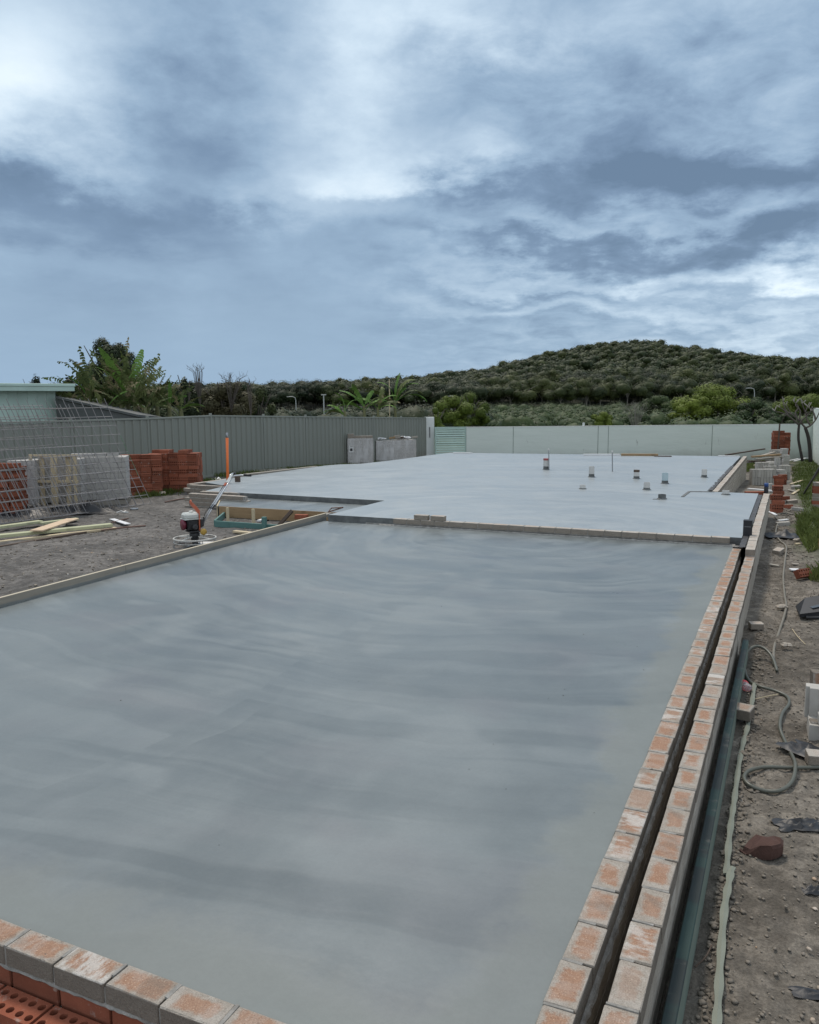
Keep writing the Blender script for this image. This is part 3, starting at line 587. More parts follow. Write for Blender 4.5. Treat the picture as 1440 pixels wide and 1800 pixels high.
plank('formwork_board', 'tan formwork board along the near edge of the small porch slab', 'board', (-9.86, 12.635, -.20), (-7.05, 12.675, -.20), .02, .205, 'brown_timber')
plank('formwork_board', 'short tan board closing the left side of the porch slab', 'board', (-10.42, 13.38, -.22), (-9.90, 12.62, -.22), .02, .23, 'pine')
def stake(label, px, py, z, h, mat, w=.045, tilt=(0, 0)):
    p = at(px, py, z); plank('stake', label, 'stake', p, p+Vector((tilt[0], tilt[1], h)), w, w*.8, mat, up=(0, 1, 0), lift=False)
stake('pale stake at the left corner of the porch formwork', 401, 921, -.22, .30, 'pine'); stake('pale stake in the middle of the porch formwork', 446, 925, -.22, .31, 'pine', .05)
stake('thick dark teal stake in front of the porch formwork', 465, 933, -.22, .24, 'teal_timber', .075); stake('dark weathered stake leaning against the porch formwork', 489, 925, -.22, .26, 'dark_timber', .06, (.16, .22))
def pl(label, p0, p1, z, w, h, mat, name='timber_plank', dz=0., z2=None):
    a = at(*p0, z); b = at(*p1, z if z2 is None else z2); return plank(name, label, 'plank', a, b, w, h, mat)
pl('long teal board on edge in front of the porch', (378, 926), (548, 938), -.22, .035, .11, 'teal_timber'); pl('short teal board running back towards the porch formwork', (378, 926), (398, 908), -.22, .035, .12, 'teal_timber')
pl('pale plank lying on soil near the power trowel', (412, 936), (480, 943), -.2, .09, .035, 'pine'); pl('narrow teal batten beside the slab edge board', (483, 940), (536, 925), -.16, .03, .06, 'teal_timber')
pl('short offcut of pale timber below the trowel plank', (394, 951), (424, 955), -.2, .08, .03, 'pine'); pl('weathered ledge timber at the porch end of the edge boards', (532, 922), (578, 906), -.02, .12, .05, 'grey_timber')
pl('white scrap board inside the porch pit', (455, 917), (490, 906), -.2, .07, .03, 'white_cloth'); pl('grey offcut block in the soil by the trowel', (418, 950), (440, 944), -.22, .12, .06, 'grey_timber')
prop(link('brick', SR[0], None, at(530, 912, -.12)+Vector((0, 0, .04)), (0, 0, .3)), 'red brick at the end of the porch formwork', 'brick')
m_ = MB(); a, b, c = at(577, 902, .002), at(603, 894, .1), at(583, 895, .03); a.z += .02; b.z += .02; c.z += .02; m_.tube([a, b, c, a], .012, 5); prop(m_.build('steel_bracket', 'rusty_steel'), 'small dark bent steel bracket at the slab step corner', 'bracket')
# teal beam by the outer wall
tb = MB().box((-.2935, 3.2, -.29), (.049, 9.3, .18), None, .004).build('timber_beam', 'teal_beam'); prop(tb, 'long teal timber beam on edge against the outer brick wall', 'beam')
# left timber pile
pl('pale green plank on top of the pile left of the mesh', (-60, 937), (72, 919), -.14, .14, .045, 'pale_green_timber'); pl('wide pale green plank running along the front of the pile', (-60, 951), (196, 925), -.16, .16, .05, 'pale_green_timber')
pl('thin pine plank under the timber pile', (-60, 962), (204, 930), -.21, .10, .035, 'pine'); pl('pale plywood offcut laid across the timber pile', (64, 934), (128, 913), -.09, .22, .02, 'ply', z2=-.10)
pl('pale board behind the plywood offcut', (72, 922), (136, 914), -.15, .12, .04, 'pale_green_timber'); pl('dark bottom board beneath the timber pile', (-60, 974), (150, 938), -.22, .08, .04, 'dark_timber')
for (a, b, lab) in (((196, 921), (226, 913), 'dark reinforcing offcut beside the plank ends'), ((178, 934), (256, 926), 'long dark bar lying on the grey soil'), ((290, 884), (330, 877), 'thin dark rod lying near the red brick stack')):
    m_ = MB(); p, q = gnd(*a), gnd(*b); p.z += .02; q.z += .02; m_.tube([p, (p+q)/2+Vector((.02, 0, .01)), q], .014, 6); prop(m_.build('steel_bar', 'rusty_steel'), lab, 'bar')
m_ = MB(); p = gnd(197, 915); q = gnd(225, 924); m_.beam(p+Vector((0, 0, .03)), q+Vector((0, 0, .03)), .10, .012); prop(m_.build('timber_offcut', 'white_cloth'), 'curved pale scrap at the end of the timber pile', 'scrap')
# timbers along left slab edge by fence
pl('long weathered board on the ground between slab and fence', (432, 836), (556, 822), -.1, .15, .05, 'grey_timber'); pl('second weathered board nearer the fence', (420, 831), (505, 826), -.2, .12, .05, 'grey_timber')
pl('white painted board lying on the far edge of the slab', (1026, 800.5), (1090, 800.5), .1, .10, .05, 'white_cloth'); pl('brown board lying on the far edge of the slab', (1092, 801), (1157, 801.5), .1, .12, .07, 'brown_timber'); pl('dark thin board at the right end of the far slab boards', (1150, 802.5), (1181, 803), .1, .06, .03, 'dark_timber')
pl('pale board at the far left corner of the slab', (797, 797), (830, 797.5), .1, .10, .04, 'white_cloth'); pl('white board near the far end of the right brick wall', (1263, 802), (1300, 803), .1, .08, .03, 'white_cloth')

# ------------------------------------------------------------------ left low brick walls
def blockwall(label, a, b, z_top, courses, meshes=PB):
    a = Vector(a); b = Vector(b); d_ = b-a; L = d_.length; w = thing('brick_wall', label, 'wall', (a.x, a.y, 0), math.atan2(d_.y, d_.x)); n = int(L/.24)
    for c in range(courses):
        off = .12*(c % 2)
        for i in range(n+1):
            x = .24*i+.115-off
            if x+.115 > L+.1: continue
            link('brick', random.choice(meshes), w, (x, 0, z_top-BH/2-c*.086), (0, 0, random.uniform(-.006, .006)))
    MB().box((L/2, 0, z_top-courses*.043+.0), (L-.03, BW-.012, courses*.086-.014)).build('mortar_fill', 'mortar', w); return w
blockwall('low grey brick wall end at the left of the porch slab', (-11.33, 13.58), (-9.85, 13.50), .10, 4); blockwall('low grey brick return wall behind the porch wall', (-11.36, 13.98), (-10.35, 14.0), .10, 2)
blockwall('low grey brick wall end farther back on the slab left edge', (-12.5, 15.02), (-11.58, 15.0), .10, 4); blockwall('low grey brick wall along the far left side of the slab', (-12.72, 15.2), (-12.66, 16.9), .09, 3)
m_ = MB(); p = at(418, 847, .1); m_.box((0, 0, .06), (.11, .08, .15), None, .004); prop(m_.build('timber_block', 'dark_timber', loc=p), 'small dark block standing at the slab edge near the trowel handle', 'block')

# ------------------------------------------------------------------ fence
def fence(label, stations):
    """stations: list of (px, zc, ytop px); panel between each pair, hanging 1.8 m"""
    pts = [atc(px, yt, zc) for px, zc, yt in stations]
    f_ = thing('metal_fence', label, 'fence', (pts[0].x, pts[0].y, 0)); o0 = Vector((pts[0].x, pts[0].y, 0))
    for i, p in enumerate(pts):
        MB().box((p-o0)+Vector((0, 0, -.95)), (.065, .065, 2.05), None, .006).build('post', 'fence_green', f_)
    for a, b in zip(pts[:-1], pts[1:]):
        a_, b_ = a-o0, b-o0; z = min(a.z, b.z)+.0; a_.z = a.z; b_.z = b.z; d_ = Vector((b_.x-a_.x, b_.y-a_.y, 0)); L = d_.length; d_.normalize(); nr = Vector((d_.y, -d_.x, 0))
        if nr.dot(Vector((0, 0, 0))-Vector((a.x, a.y, 0))) < 0: nr = -nr
        n = max(6, int(round(L/.262))); prof = [(0, 0), (.42, 0), (.50, .036), (.60, .036), (.62, .030), (.68, .030), (.70, .036), (.84, .036), (.92, 0)]
        vs = []; cols = []
        for i in range(n):
            for (u, h) in prof: cols.append(((i+u)/n, h))
        cols.append((1, 0))
        for (u, h) in cols:
            q = a_.lerp(b_, .018+u*.964)+nr*(h*.9+.005); vs += [(q.x, q.y, q.z-.03), (q.x, q.y, q.z-1.76)]
        MB().add(vs, [(2*i, 2*i+2, 2*i+3, 2*i+1) for i in range(len(cols)-1)]).build('steel_panel', 'fence_green', f_)
        up = Vector((0, 0, 1))
        MB().beam(a_+nr*.02, b_+nr*.02, .055, .045, ch=.004).build('top_rail', 'fence_green', f_); MB().beam(a_+nr*.02-up*1.74, b_+nr*.02-up*1.74, .05, .06, ch=.004).build('bottom_rail', 'fence_green', f_)
    return pts
r_ = [370, 463, 537, 602, 657, 705, 748]
zs = [1/(1/24.+(1/36.5-1/24.)*((x-370)/378.)) for x in r_]
FP = fence('grey green corrugated steel fence running back to the far gate', [(x, z, 731+4*(x-370)/378.) for x, z in zip(r_, zs)])
FP2 = fence('grey green corrugated steel fence section behind the mesh and stacks', [(370, 23.9, 731), (259, 22., 736.), (124, 20., 740), (-40, 18., 744), (-250, 16, 748)])
# ------------------------------------------------------------------ far wall, gate, column
cl = atc(756, 733, 36.8); c_ = thing('gate_column', 'pale rendered column where the steel fence meets the gate', 'column', (cl.x, cl.y, -.6), .45)
MB().box((0, 0, (cl.z+.6)/2-.1), (.36, .36, cl.z+.6+.2), None, .01).build('shaft', 'capping', c_); MB().beam((-.02, -.19, 1.42), (-.02, -.19, .95), .03, .05).build('latch_plate', 'ink', c_)
WL = atc(819, 752, 36.6); WR = atc(1436, 744, 37.2); WL.z = WR.z = .80
gp = atc(765, 752, 36.5); gp.z = .79
gt = thing('louvre_gate', 'pale green horizontal louvre gate between column and rendered wall', 'gate', (gp.x, gp.y, 0)); o0 = Vector((gp.x, gp.y, 0)); ge = Vector((WL.x, WL.y, 0))-o0
for i in range(15):
    z = .74-i*.10; MB().beam(Vector((0, 0, z))+ge*.03, Vector((0, 0, z))+ge*.97, .018, .082, up=(.0, .5, 1), ch=.003).build('slat', 'mint_sheet', gt)
for t_ in (0.01, .99): MB().box(ge*t_+Vector((0, 0, .02)), (.06, .06, 1.6), None, .005).build('post', 'mint_sheet', gt)
MB().beam(Vector((0, 0, .80)), ge+Vector((0, 0, .80)), .06, .04).build('top_rail', 'mint_sheet', gt)
def rwall(label, a, b, z0, z1, joints, th=.12, cap=True):
    a = Vector((a.x, a.y, 0)); b = Vector((b.x, b.y, 0)); d_ = b-a; L = d_.length; w = thing('rendered_wall', label, 'wall', a, math.atan2(d_.y, d_.x)); x = 0
    js = [0]+joints+[L]
    for u, v in zip(js[:-1], js[1:]): MB().box(((u+v)/2, 0, (z0+z1)/2), (v-u-.032, th, z1-z0), None, .006).build('panel', 'mint_render', w)
    for j in joints: MB().box((j, 0, (z0+z1)/2), (.035, th-.03, z1-z0-.01)).build('joint_strip', 'joint_grey', w)
    if cap: MB().box((L/2, 0, z1+.012), (L, th+.02, .02), None, .003).build('capping', 'capping', w)
    return w
Lw = (WR-WL).length
def jx(px): return Lw*(px-819)/(1436-819)
rwall('long mint green rendered boundary wall behind the slab', WL, WR, -1.3, .79, [jx(901), jx(1049), jx(1067), jx(1250)])
RW0 = atc(1432, 744, 37.2); RW1 = atc(1470, 724, 24.); rwall('taller rendered wall coming forward at the right edge', RW0, Vector((RW0.x+1.05, 22., 0)), -1.2, 1.5, [6.])
cp_ = atc(1026, 746, 38); prop(MB().box((0, 0, .06), (.09, .09, .16), None, .01).build('post_cap', 'capping', loc=(cp_.x, cp_.y, .78)), 'tiny white post top just above the boundary wall', 'post')

# ------------------------------------------------------------------ stacks
def stack(label, p, rotz, nx, nz, ny, meshes, style='flat', group=None, name='brick_stack', drop=(), z0=0., pal=False, gap=.009):
    """nx bricks along local x, ny deep, nz high. flat: laid; alt: alternate flat and on edge (holes out); end: standing upright"""
    w = thing(name, label, 'brick stack', (p[0], p[1], p[2]), rotz, group); z = z0
    for k in range(nz):
        if style == 'end':
            for i in range(nx):
                for j in range(ny):
                    if (k == nz-1 and (i, j) in drop): continue
                    link('brick', random.choice(meshes), w, ((i+.5)*(BH+gap), (j+.5)*(BW+gap), z+BL/2), (0, R90, random.uniform(-.01, .01)))
            z += BL+.003
        elif style == 'alt' and k % 2 == 1:      # on edge: core holes face out
            for i in range(nx):
                for j in range(max(1, round(ny*(BW+gap)/.079))):
                    if k == nz-1 and ((i, j) in drop or random.random() < .35): continue
                    if 0 < i < nx-1 and 0 < j < round(ny*(BW+gap)/.079)-1 and k < nz-1: continue
                    link('brick', random.choice(meshes), w, ((i+.5)*(BL+gap)+random.uniform(-.006, .006), (j+.5)*.082+random.uniform(-.014, .006), z+BW/2), (R90, 0, random.uniform(-.01, .01)))
            z += BW+.002
        else:
            off = (k//2 % 2)*.06
            for i in range(nx):
                for j in range(ny):
                    if k == nz-1 and (i, j) in drop: continue
                    if style == 'alt' and nx > 2 and (k == nz-1 and random.random() < .55): continue
                    if 0 < i < nx-1 and 0 < j < ny-1 and k < nz-2: continue
                    link('brick', random.choice(meshes), w, ((i+.5)*(BL+gap)+off*.3+random.uniform(-.012, .012), (j+.5)*(BW+gap)+random.uniform(-.018, .008), z+BH/2), (0, 0, random.uniform(-.015, .015)))
            z += BH+.002
    return w
YAW = math.atan2(_r[1], _r[0])            # facing the camera
CBs = [CB]
p = gnd(342, 858); p = Vector((p.x, p.y, p.z)); 
# red stack: right face corner at px 335; runs left and back
st = stack('tall red perforated brick stack in front of the fence', gnd(263, 866), YAW-.02, 5, 11, 4, CBs, 'alt', drop=[(0, 0), (1, 0), (4, 0), (4, 1), (0, 1)])
st2 = stack('lower red perforated brick stack behind the mesh edge', gnd(212, 872), YAW+.25, 4, 10, 4, CBs, 'alt', drop=[(2, 0), (3, 0), (3, 1), (1, 1)])
stack('red perforated brick stack at the far left behind the mesh', gnd(-28, 908), YAW+.1, 3, 11, 3, CBs, 'alt')
for (px, py, rz, lab) in ((322, 856, .2, 'loose red brick on grass before the red stack'), (312, 862, .7, 'second loose red brick lying nearest the slab before the red stack'), (330, 850, -.2, 'loose red brick tucked at the red stack corner')):
    q = gnd(px, py); prop(link('brick', CB, None, q+Vector((0, 0, .045)), (0, 0, rz)), lab, 'brick')
q = gnd(285, 870); prop(lumps('limestone_chunk', None, [(0, 0, 0)], (.10, .11), 'stone', .5), 'pale flat stone on soil near the red stack', 'stone').location = q+Vector((0, 0, .04))
def pack(label, p, rotz, nx, ny, nz, wrap=True, extra=0, wz=None):
    w = thing('brick_pack', label, 'brick pack', p, rotz)
    for k in range(nz):
        for i in range(nx):
            for j in range(ny):
                if 0 < i < nx-1 and 0 < j < ny-1 and k < nz-1: continue
                link('brick', random.choice(GB), w, ((i+.5)*(BH+.003), (j+.5)*.235, .12+(k+.5)*.113), (R90, 0, R90))
    top = .12+nz*.113; X_ = nx*(BH+.003); Y_ = ny*.235
    for j in range(extra):
        for i in range(int(X_/.235)): link('brick', random.choice(PB), w, ((i+.5)*.236, .06, top+BH/2+.004+j*.08), (0, 0, 0))
    for i in range(3): MB().box((X_/2, Y_*(.1+.4*i), .05), (X_, .09, .1)).build('pallet_runner', 'grey_timber', w)
    if wrap:
        m_ = MB(); n = 26; m = 7; per = []
        for k_ in range(n): 
            u = k_/n*4; s_ = int(u); v = u-s_; c4 = [(-.012, -.012), (X_+.012, -.012), (X_+.012, Y_+.012), (-.012, Y_+.012)]; a, b = c4[s_], c4[(s_+1) % 4]; per.append((a[0]+(b[0]-a[0])*v, a[1]+(b[1]-a[1])*v))
        vs = [(x+random.uniform(-.004, .004), y+random.uniform(-.006, .004), .1+(top-.13)*j/(m-1)+random.uniform(-.01, .01)) for j in range(m) for x, y in per]
        m_.add(vs, [(j*n+i, j*n+(i+1) % n, (j+1)*n+(i+1) % n, (j+1)*n+i) for j in range(m-1) for i in range(n)]); m_.build('plastic_wrap', 'film', w)
    return w, X_, top
def m_film(g, b):
    n = g.noise(1.6, g.v('MULTIPLY', g.obj(), (3, 3, .8)), 4, .5)
    b.inputs['Base Color'].default_value = (.74, .73, .72, 1); b.inputs['Roughness'].default_value = .25; g.put(b.inputs['Alpha'], g.ss(n, .35, .7, .18, .62)); g.put(b.inputs['Normal'], g.bump(n, .5, .02))
mk('film', m_film)
P1 = gnd(612, 819); w1, X1, T1 = pack('taller wrapped pack of grey bricks left of two by the fence', P1, YAW+.15, 12, 2, 8, True, 1)
MB().box((.13, -.018, .62), (.16, .004, .24)).build('paper_label', 'label_white', w1); MB().box((.13, -.022, .60), (.09, .003, .10)).build('printed_square', 'ink', w1)
for i in range(3): MB().box((.13, -.022, .70-.0+.012*i), (.11, .002, .005)).build('printed_line', 'ink', w1)
link('brick', PB[0], w1, (.12, .08, T1+.12), (0, 0, .05))
P2 = gnd(662, 815); w2, X2, T2 = pack('wide wrapped pack of grey bricks with rubbish on top', P2, YAW+.42, 22, 2, 7, True, 0)
P2b = P2
for i, (dx_, mt, nm, lab, s_) in enumerate(((.25, 'white_cloth', 'plastic_bag', 'crumpled white bag at the left on the wide wrapped brick pack', .16), (1.25, 'white_cloth', 'plastic_bag', 'crumpled white bag at the right on the wide wrapped brick pack', .2))):
    m_ = MB(); pts = [(random.uniform(-.22, .22), random.uniform(-.12, .12), random.uniform(0, .05)) for _ in range(10)]
    o = lumps(nm, None, pts, (s_*.4, s_*.6), mt, .5); o.location = w2.matrix_basis @ Vector((dx_, .2, T2+.05)); prop(o, lab, 'bag')
for i, (dx_, mt) in enumerate(((.62, 'brown_timber'), (.85, 'grey_timber'), (1.0, 'dark_timber'), (1.62, 'grey_timber'))):
    a = w2.matrix_basis @ Vector((dx_, .15, T2+.04)); plank('timber_offcut', ['brown offcut', 'thick grey offcut', 'dark offcut', 'right-hand grey offcut'][i]+' lying on top of the wide wrapped brick pack', 'offcut', a, a+Vector((.22, .1, .03)), .09, .07 if i != 1 else .13, mt)
q = gnd(752, 806); st_ = stack('small red brick heap half under plastic beside the gate column', q+Vector((0, 0, .0)), YAW, 1, 8, 1, SR, 'flat'); 
m_ = MB(); m_.add([(0, -.06, .1), (.1, -.14, .1), (.32, -.1, .1), (.0, -.02, .55), (.12, -.05, .6), (.3, -.02, .35)], [(0, 1, 4, 3), (1, 2, 5, 4)]); prop(m_.build('plastic_sheet', 'plastic_wrap', loc=q, rot=(0, 0, YAW)), 'torn plastic sheet draped on the small red brick heap', 'plastic sheet')
# left packs behind mesh
GL = gnd(70, 886)
wA, XA, TA = pack('grey block pack behind the leaning steel mesh, right of two', gnd(122, 890), YAW+.22, 15, 3, 8, False, 0)
for i in range(4): link('brick', random.choice(GB), wA, (.2+.24*i, .1, TA+.05), (0, 0, .02))
wB, XB, TB = pack('lower grey block pack behind the wooden pallet, left of two', gnd(55, 895), YAW+.1, 13, 3, 8, False, 0)
for i in range(3): link('brick', random.choice(GB), wB, (.3+.25*i, .1, TB+.04), (0, 0, -.03))
wC, XC, TC = pack('pale plastic wrapped brick pack between red stack and pallet behind the mesh', gnd(18, 898), YAW+.1, 7, 2, 8, True, 0)
# pallet on edge
pp = gnd(53, 897); pt = thing('wooden_pallet', 'pale wooden pallet standing on edge behind the steel mesh', 'pallet', pp+Vector((0, 0, .03)), YAW-.12); PWd, PHt = 1.02, 1.12
for z in (.03, PHt*.5, PHt-.03): MB().box((PWd/2, .06, z), (PWd, .075, .05), None, .003).build('bearer', 'pine', pt)
for x in (.04, .5, .57, .98): MB().box((x*PWd, .01, PHt/2), (.07, .022, PHt), None, .003).build('slat', 'pine', pt)
for x in (.22, .78): MB().box((x*PWd, .112, PHt/2), (.10, .02, PHt-.01), None, .003).build('slat', 'pine', pt)
pt.rotation_euler[0] = -.06
# black plastic sheets heap below mesh
def crumple(label, p, rotz, sx, sy, h, mat='black_plastic', n=16, name='plastic_sheet', cat='plastic sheet', seed=0, hold=False):
    r2 = np.random.default_rng(seed+5); u, v = np.meshgrid(np.linspace(-1, 1, n), np.linspace(-1, 1, n)); off = seed*7.3
    X_ = u*sx/2*(1+.25*fbm(v*2+off, u*0+off, 2)*2); Y_ = v*sy/2*(1+.4*fbm(u*2+off+5, v*0+off, 2)*2); Z_ = h*(np.abs(fbm(u*2.3+off, v*2.3, 4, .6))*2.4)*(1.02-np.maximum(u*u, v*v))+.006
    I_ = np.arange(n*n).reshape(n, n); Q_ = np.stack([I_[:-1, :-1].ravel(), I_[:-1, 1:].ravel(), I_[1:, 1:].ravel(), I_[1:, :-1].ravel()], 1)
    return prop(link(name, npmesh(name, np.stack([X_.ravel(), Y_.ravel(), Z_.ravel()], 1), Q_, mat), None, p, (0, 0, rotz)), label, cat)
crumple('crumpled black plastic under the left part of the steel mesh', gnd(30, 905), YAW, 1.6, 1.0, .4, seed=1, n=24); crumple('crumpled black plastic under the right part of the steel mesh', gnd(125, 900), YAW, 1.8, .8, .3, seed=2, n=24)
# steel mesh sheets
wires_v = {}; 
def mesh_sheet(label, base_r, dirv, lean, L, Hh, sp=.2, r=.0062, group=None):
    b0 = Vector(base_r); d_ = Vector(dirv).normalized(); upv = Vector(lean).normalized(); t_ = thing('steel_mesh_sheet', label, 'steel mesh', b0)
    nL = int(L/sp); nH = int(Hh/sp)
    mv = MB().tube([(0, 0, 0), upv*(Hh*.5)+d_.cross(upv)*.02, upv*(Hh)], r, 5).mesh('wire', 'rebar'); mh = MB().tube([(0, 0, 0), d_*(L*.33)+d_.cross(upv)*.03, d_*(L*.7)-d_.cross(upv)*.02, d_*L], r, 5).mesh('wire', 'rebar')
    for i in range(nL+1): link('wire', mv, t_, d_*(i*sp))
    for j in range(nH+1): link('wire', mh, t_, upv*(j*sp))
    return t_
bR = gnd(266, 886); bR.z = -.18; bL = gnd(-10, 925); bL.z = -.18; dm = (bL-bR).normalized()
tr = atc(187, 709, 17.2)
lean0 = (tr-bR)
print('MESH', bR, bL, tr, lean0.length, (bL-bR).length)
mesh_sheet('front leaning steel reinforcing mesh sheet over the block packs', bR, dm, lean0, 6.0, 2.4)
mesh_sheet('second leaning steel mesh sheet just behind the front one', bR+dm*.38+Vector((-.06, .02, 0)), dm, lean0+Vector((.10, -.05, -.05)), 5.8, 2.25)
mesh_sheet('third leaning steel mesh sheet set farther left', bR+dm*.95+Vector((.10, .0, 0)), dm+Vector((0, 0, .01)), lean0+Vector((-.12, .1, -.1)), 5.0, 2.3)
mesh_sheet('fourth leaning steel mesh sheet tilted at the back', bR+dm*1.6+Vector((-.22, .05, 0)), dm+Vector((0, 0, -.015)), lean0+Vector((.05, .25, -.12)), 4.4, 2.2)
m_ = MB(); ss_ = [bR+lean0*t_+Vector((-.02, 0, .01)) for t_ in (.28, .4, .55, .68)]; 
for a, b in zip(ss_[:-1], ss_[1:]): m_.beam(a, b, .05, .004)
prop(m_.build('green_strap', 'green_strap_mat' if 'green_strap_mat' in MATS else (simple('green_strap_mat', (.05, .30, .10), .5, .2).name)), 'thin green strap hanging on the edge of the steel mesh', 'strap')
m_ = MB(); m_.ring((0, 0, .02), .07, .016, 20, 6); prop(m_.build('wire_coil', 'grey_steel', loc=gnd(236, 896)), 'small grey ring of wire at the foot of the mesh', 'coil')
m_ = MB(); m_.tube([(-.1, 0, .02), (-.02, .04, .05), (.05, -.02, .03), (.12, .03, .02)], .016, 6); m_.tube([(0, 0, .02), (.06, .08, .04)], .014, 6); prop(m_.build('pipe_fitting', 'white_pvc', loc=gnd(214, 903), rot=(0, 0, YAW)), 'small white pipe fitting at the foot of the mesh', 'fitting')

# ------------------------------------------------------------------ buildings beyond the fence (left)
zc = 27.; c1 = atc(97, 690, zc); c0 = atc(-160, 690, zc-3); d_ = Vector((c0.x-c1.x, c0.y-c1.y, 0)); L = d_.length; 
hs = thing('mint_shed', 'mint green clad shed beyond the fence at the far left', 'shed', (c1.x, c1.y, 0), math.atan2(d_.y, d_.x)); zt = atc(97, 686, zc).z
nb = int(L/.3)
for i in range(nb): MB().box((.3*i+.15, 0, (zt-.8)/2), (.296, .04, zt+.8), None, .004).build('cladding_board', 'mint_sheet', hs)
MB().box((L/2, -1.6, (zt-.8)/2), (L-.1, 3.1, zt+.78)).build('wall', 'mint_sheet', hs)
MB().box((L/2-.2, -1.5, zt+.16), (L+.55, 4., .09), None, .01).build('roof', 'mint_sheet', hs); MB().box((L/2-.2, .42, zt+.05), (L+.5, .10, .17), None, .01).build('fascia', 'mint_sheet', hs)
a = atc(97, 700, 26.5); b = atc(243, 733, 24.5); s2 = thing('low_roof', 'low dark grey roof of an outbuilding behind the fence', 'outbuilding', (0, 0, 0))
rv = [a, b, b+Vector((-1.2, 2.4, -.12)), a+Vector((-1.2, 2.4, -.10))]
MB().add([v+Vector((0, 0, o_)) for o_ in (0, .07) for v in rv], [(0, 1, 2, 3), (7, 6, 5, 4), (0, 4, 5, 1), (1, 5, 6, 2), (2, 6, 7, 3), (3, 7, 4, 0)]).build('roof_sheet', 'roof_grey', s2)
MB().add([a+Vector((-.1, .1, -.02)), b+Vector((-.1, .1, -.02)), Vector((b.x-.1, b.y+.1, -.4)), Vector((a.x-.1, a.y+.1, -.4))], [(0, 1, 2, 3)]).add([a+Vector((-1.1, 2.2, -.15)), b+Vector((-1.1, 2.2, -.17)), Vector((b.x-1.1, b.y+2.2, -.4)), Vector((a.x-1.1, a.y+2.2, -.4))], [(0, 1, 2, 3)]).build('wall', 'roof_grey', s2)

# ------------------------------------------------------------------ slab pipes, rods
def pipe(label, px, py, ytop, r, mat, band=None, group='capped drain pipes in the slab'):
    p = at(px, py, .1); zc = (Vector(p)-Vector((0, 0, H))).dot(Vector(CM[:, 2])); h = (py-ytop)*zc/F*1.01
    t_ = thing('drain_pipe', label, 'pipe', p, random.random()*3, group)
    MB().lathe([(r, -.05), (r, h), (r*.88, h), (r*.88, h-.03)], n=18).build('pipe_body', mat, t_)
    MB().lathe([(r*1.45, -.004), (r*1.25, .012), (r*1.02, .022)], n=14).build('mortar_collar', 'formed_concrete', t_)
    if h > .12 and mat != 'formed_concrete': MB().lathe([(r*1.03, 0), (r*1.035, h*.22), (r*1.01, h*.30)], n=18).build('concrete_splash', 'formed_concrete', t_)
    if band: MB().lathe([(r*1.05, h-.05), (r*1.06, h-.045), (r*1.06, h-.005), (r*1.05, h)], n=18).build('tape_band', band, t_)
pipe('white pipe with red tape beside a steel rod, farthest left pipe', 960, 825.5, 806, .072, 'white_pvc', 'tape'); pipe('plain tall white pipe, second tall pipe from the left', 1040, 838.5, 820, .066, 'white_pvc')
pipe('very short white pipe stub in front of the tall left pipe', 1024.5, 859.5, 852.5, .062, 'white_pvc'); pipe('white pipe with a dark capped rim in the middle of the slab', 1119, 841.5, 826, .066, 'white_pvc', 'dark_timber')
pipe('white pipe of medium height nearest the middle of the slab', 1137, 861, 848, .065, 'white_pvc'); pipe('pale bluish pipe standing right of the medium white pipe', 1169, 850, 831.5, .068, 'blue_pvc')
pipe('white pipe farthest right on the slab', 1238, 839, 825, .062, 'white_pvc'); pipe('short grey concreted pipe stub on the near part of the slab', 1164, 877, 869, .072, 'formed_concrete'); pipe('low white capped pipe at the slab corner by the brick wall', 1276, 869.5, 862, .066, 'white_pvc')
for px, y0, y1, lab in ((965.5, 826, 790, 'thin steel rod beside the taped pipe'), (1077, 829, 793.5, 'thin steel rod standing alone on the slab')):
    p = at(px, y0, .1); zc = (Vector(p)-Vector((0, 0, H))).dot(Vector(CM[:, 2])); h = (y0-y1)*zc/F; t_ = thing('steel_rod', lab, 'rod', p); MB().tube([(0, 0, -.05), (-.02, 0, h)], .014, 8).build('bar', 'grey_steel', t_); MB().lathe([(.02, h-.03), (.024, h), (.01, h+.02)], (-.02, 0, 0), 8).build('cap', 'white_pvc', t_)
cs = [at(1200, 873.5, .1), at(1212, 864.5, .1), at(1256, 864.8, .1)]; m_ = MB()
for a, b in zip(cs[:-1], cs[1:]): m_.beam(a+Vector((0, 0, .003)), b+Vector((0, 0, .003)), .055, .018, ch=.004)
prop(m_.build('joint_filler', 'formed_concrete'), 'dark cranked joint filler strip set into the slab surface', 'joint strip')
a, b = at(1148, 877.5, .1), at(1160, 878, .1); prop(MB().beam(a, b, .06, .012).build('mortar_smear', 'formed_concrete'), 'thin grey mortar smear beside the concreted stub', 'mortar')
# dribble specks
lumps('concrete_crumbs', None, [(random.uniform(-1.6, -.7)+(-random.random()*3 if i % 3 == 0 else 0), random.uniform(2.1, 8), -.006) for i in range(16)], (.002, .005), 'formed_concrete', .5, kind='stuff')

# ------------------------------------------------------------------ orange marker pole
op = atc(400, 839, 19.5); t_ = thing('marker_pole', 'bright orange pole with grey tip standing behind the trowel handle', 'pole', (op.x, op.y, op.z-.25)); 
MB().tube([(0, 0, 0), (.03, 0, 1.18)], .032, 12).build('pole_body', 'orange_plastic', t_, True); MB().tube([(.03, 0, 1.17), (.033, 0, 1.30)], .026, 10).build('grey_tip', 'grey_steel', t_, True)
crumple('small heap of white rubbish by the orange pole', gnd(378, 846), 0, .5, .35, .2, 'white_cloth', 10, 'rubbish', 'rubbish', 4); crumple('small dark rubbish heap behind the orange pole', gnd(415, 838), 0, .6, .4, .3, 'dark_timber', 10, 'rubbish', 'rubbish', 6)

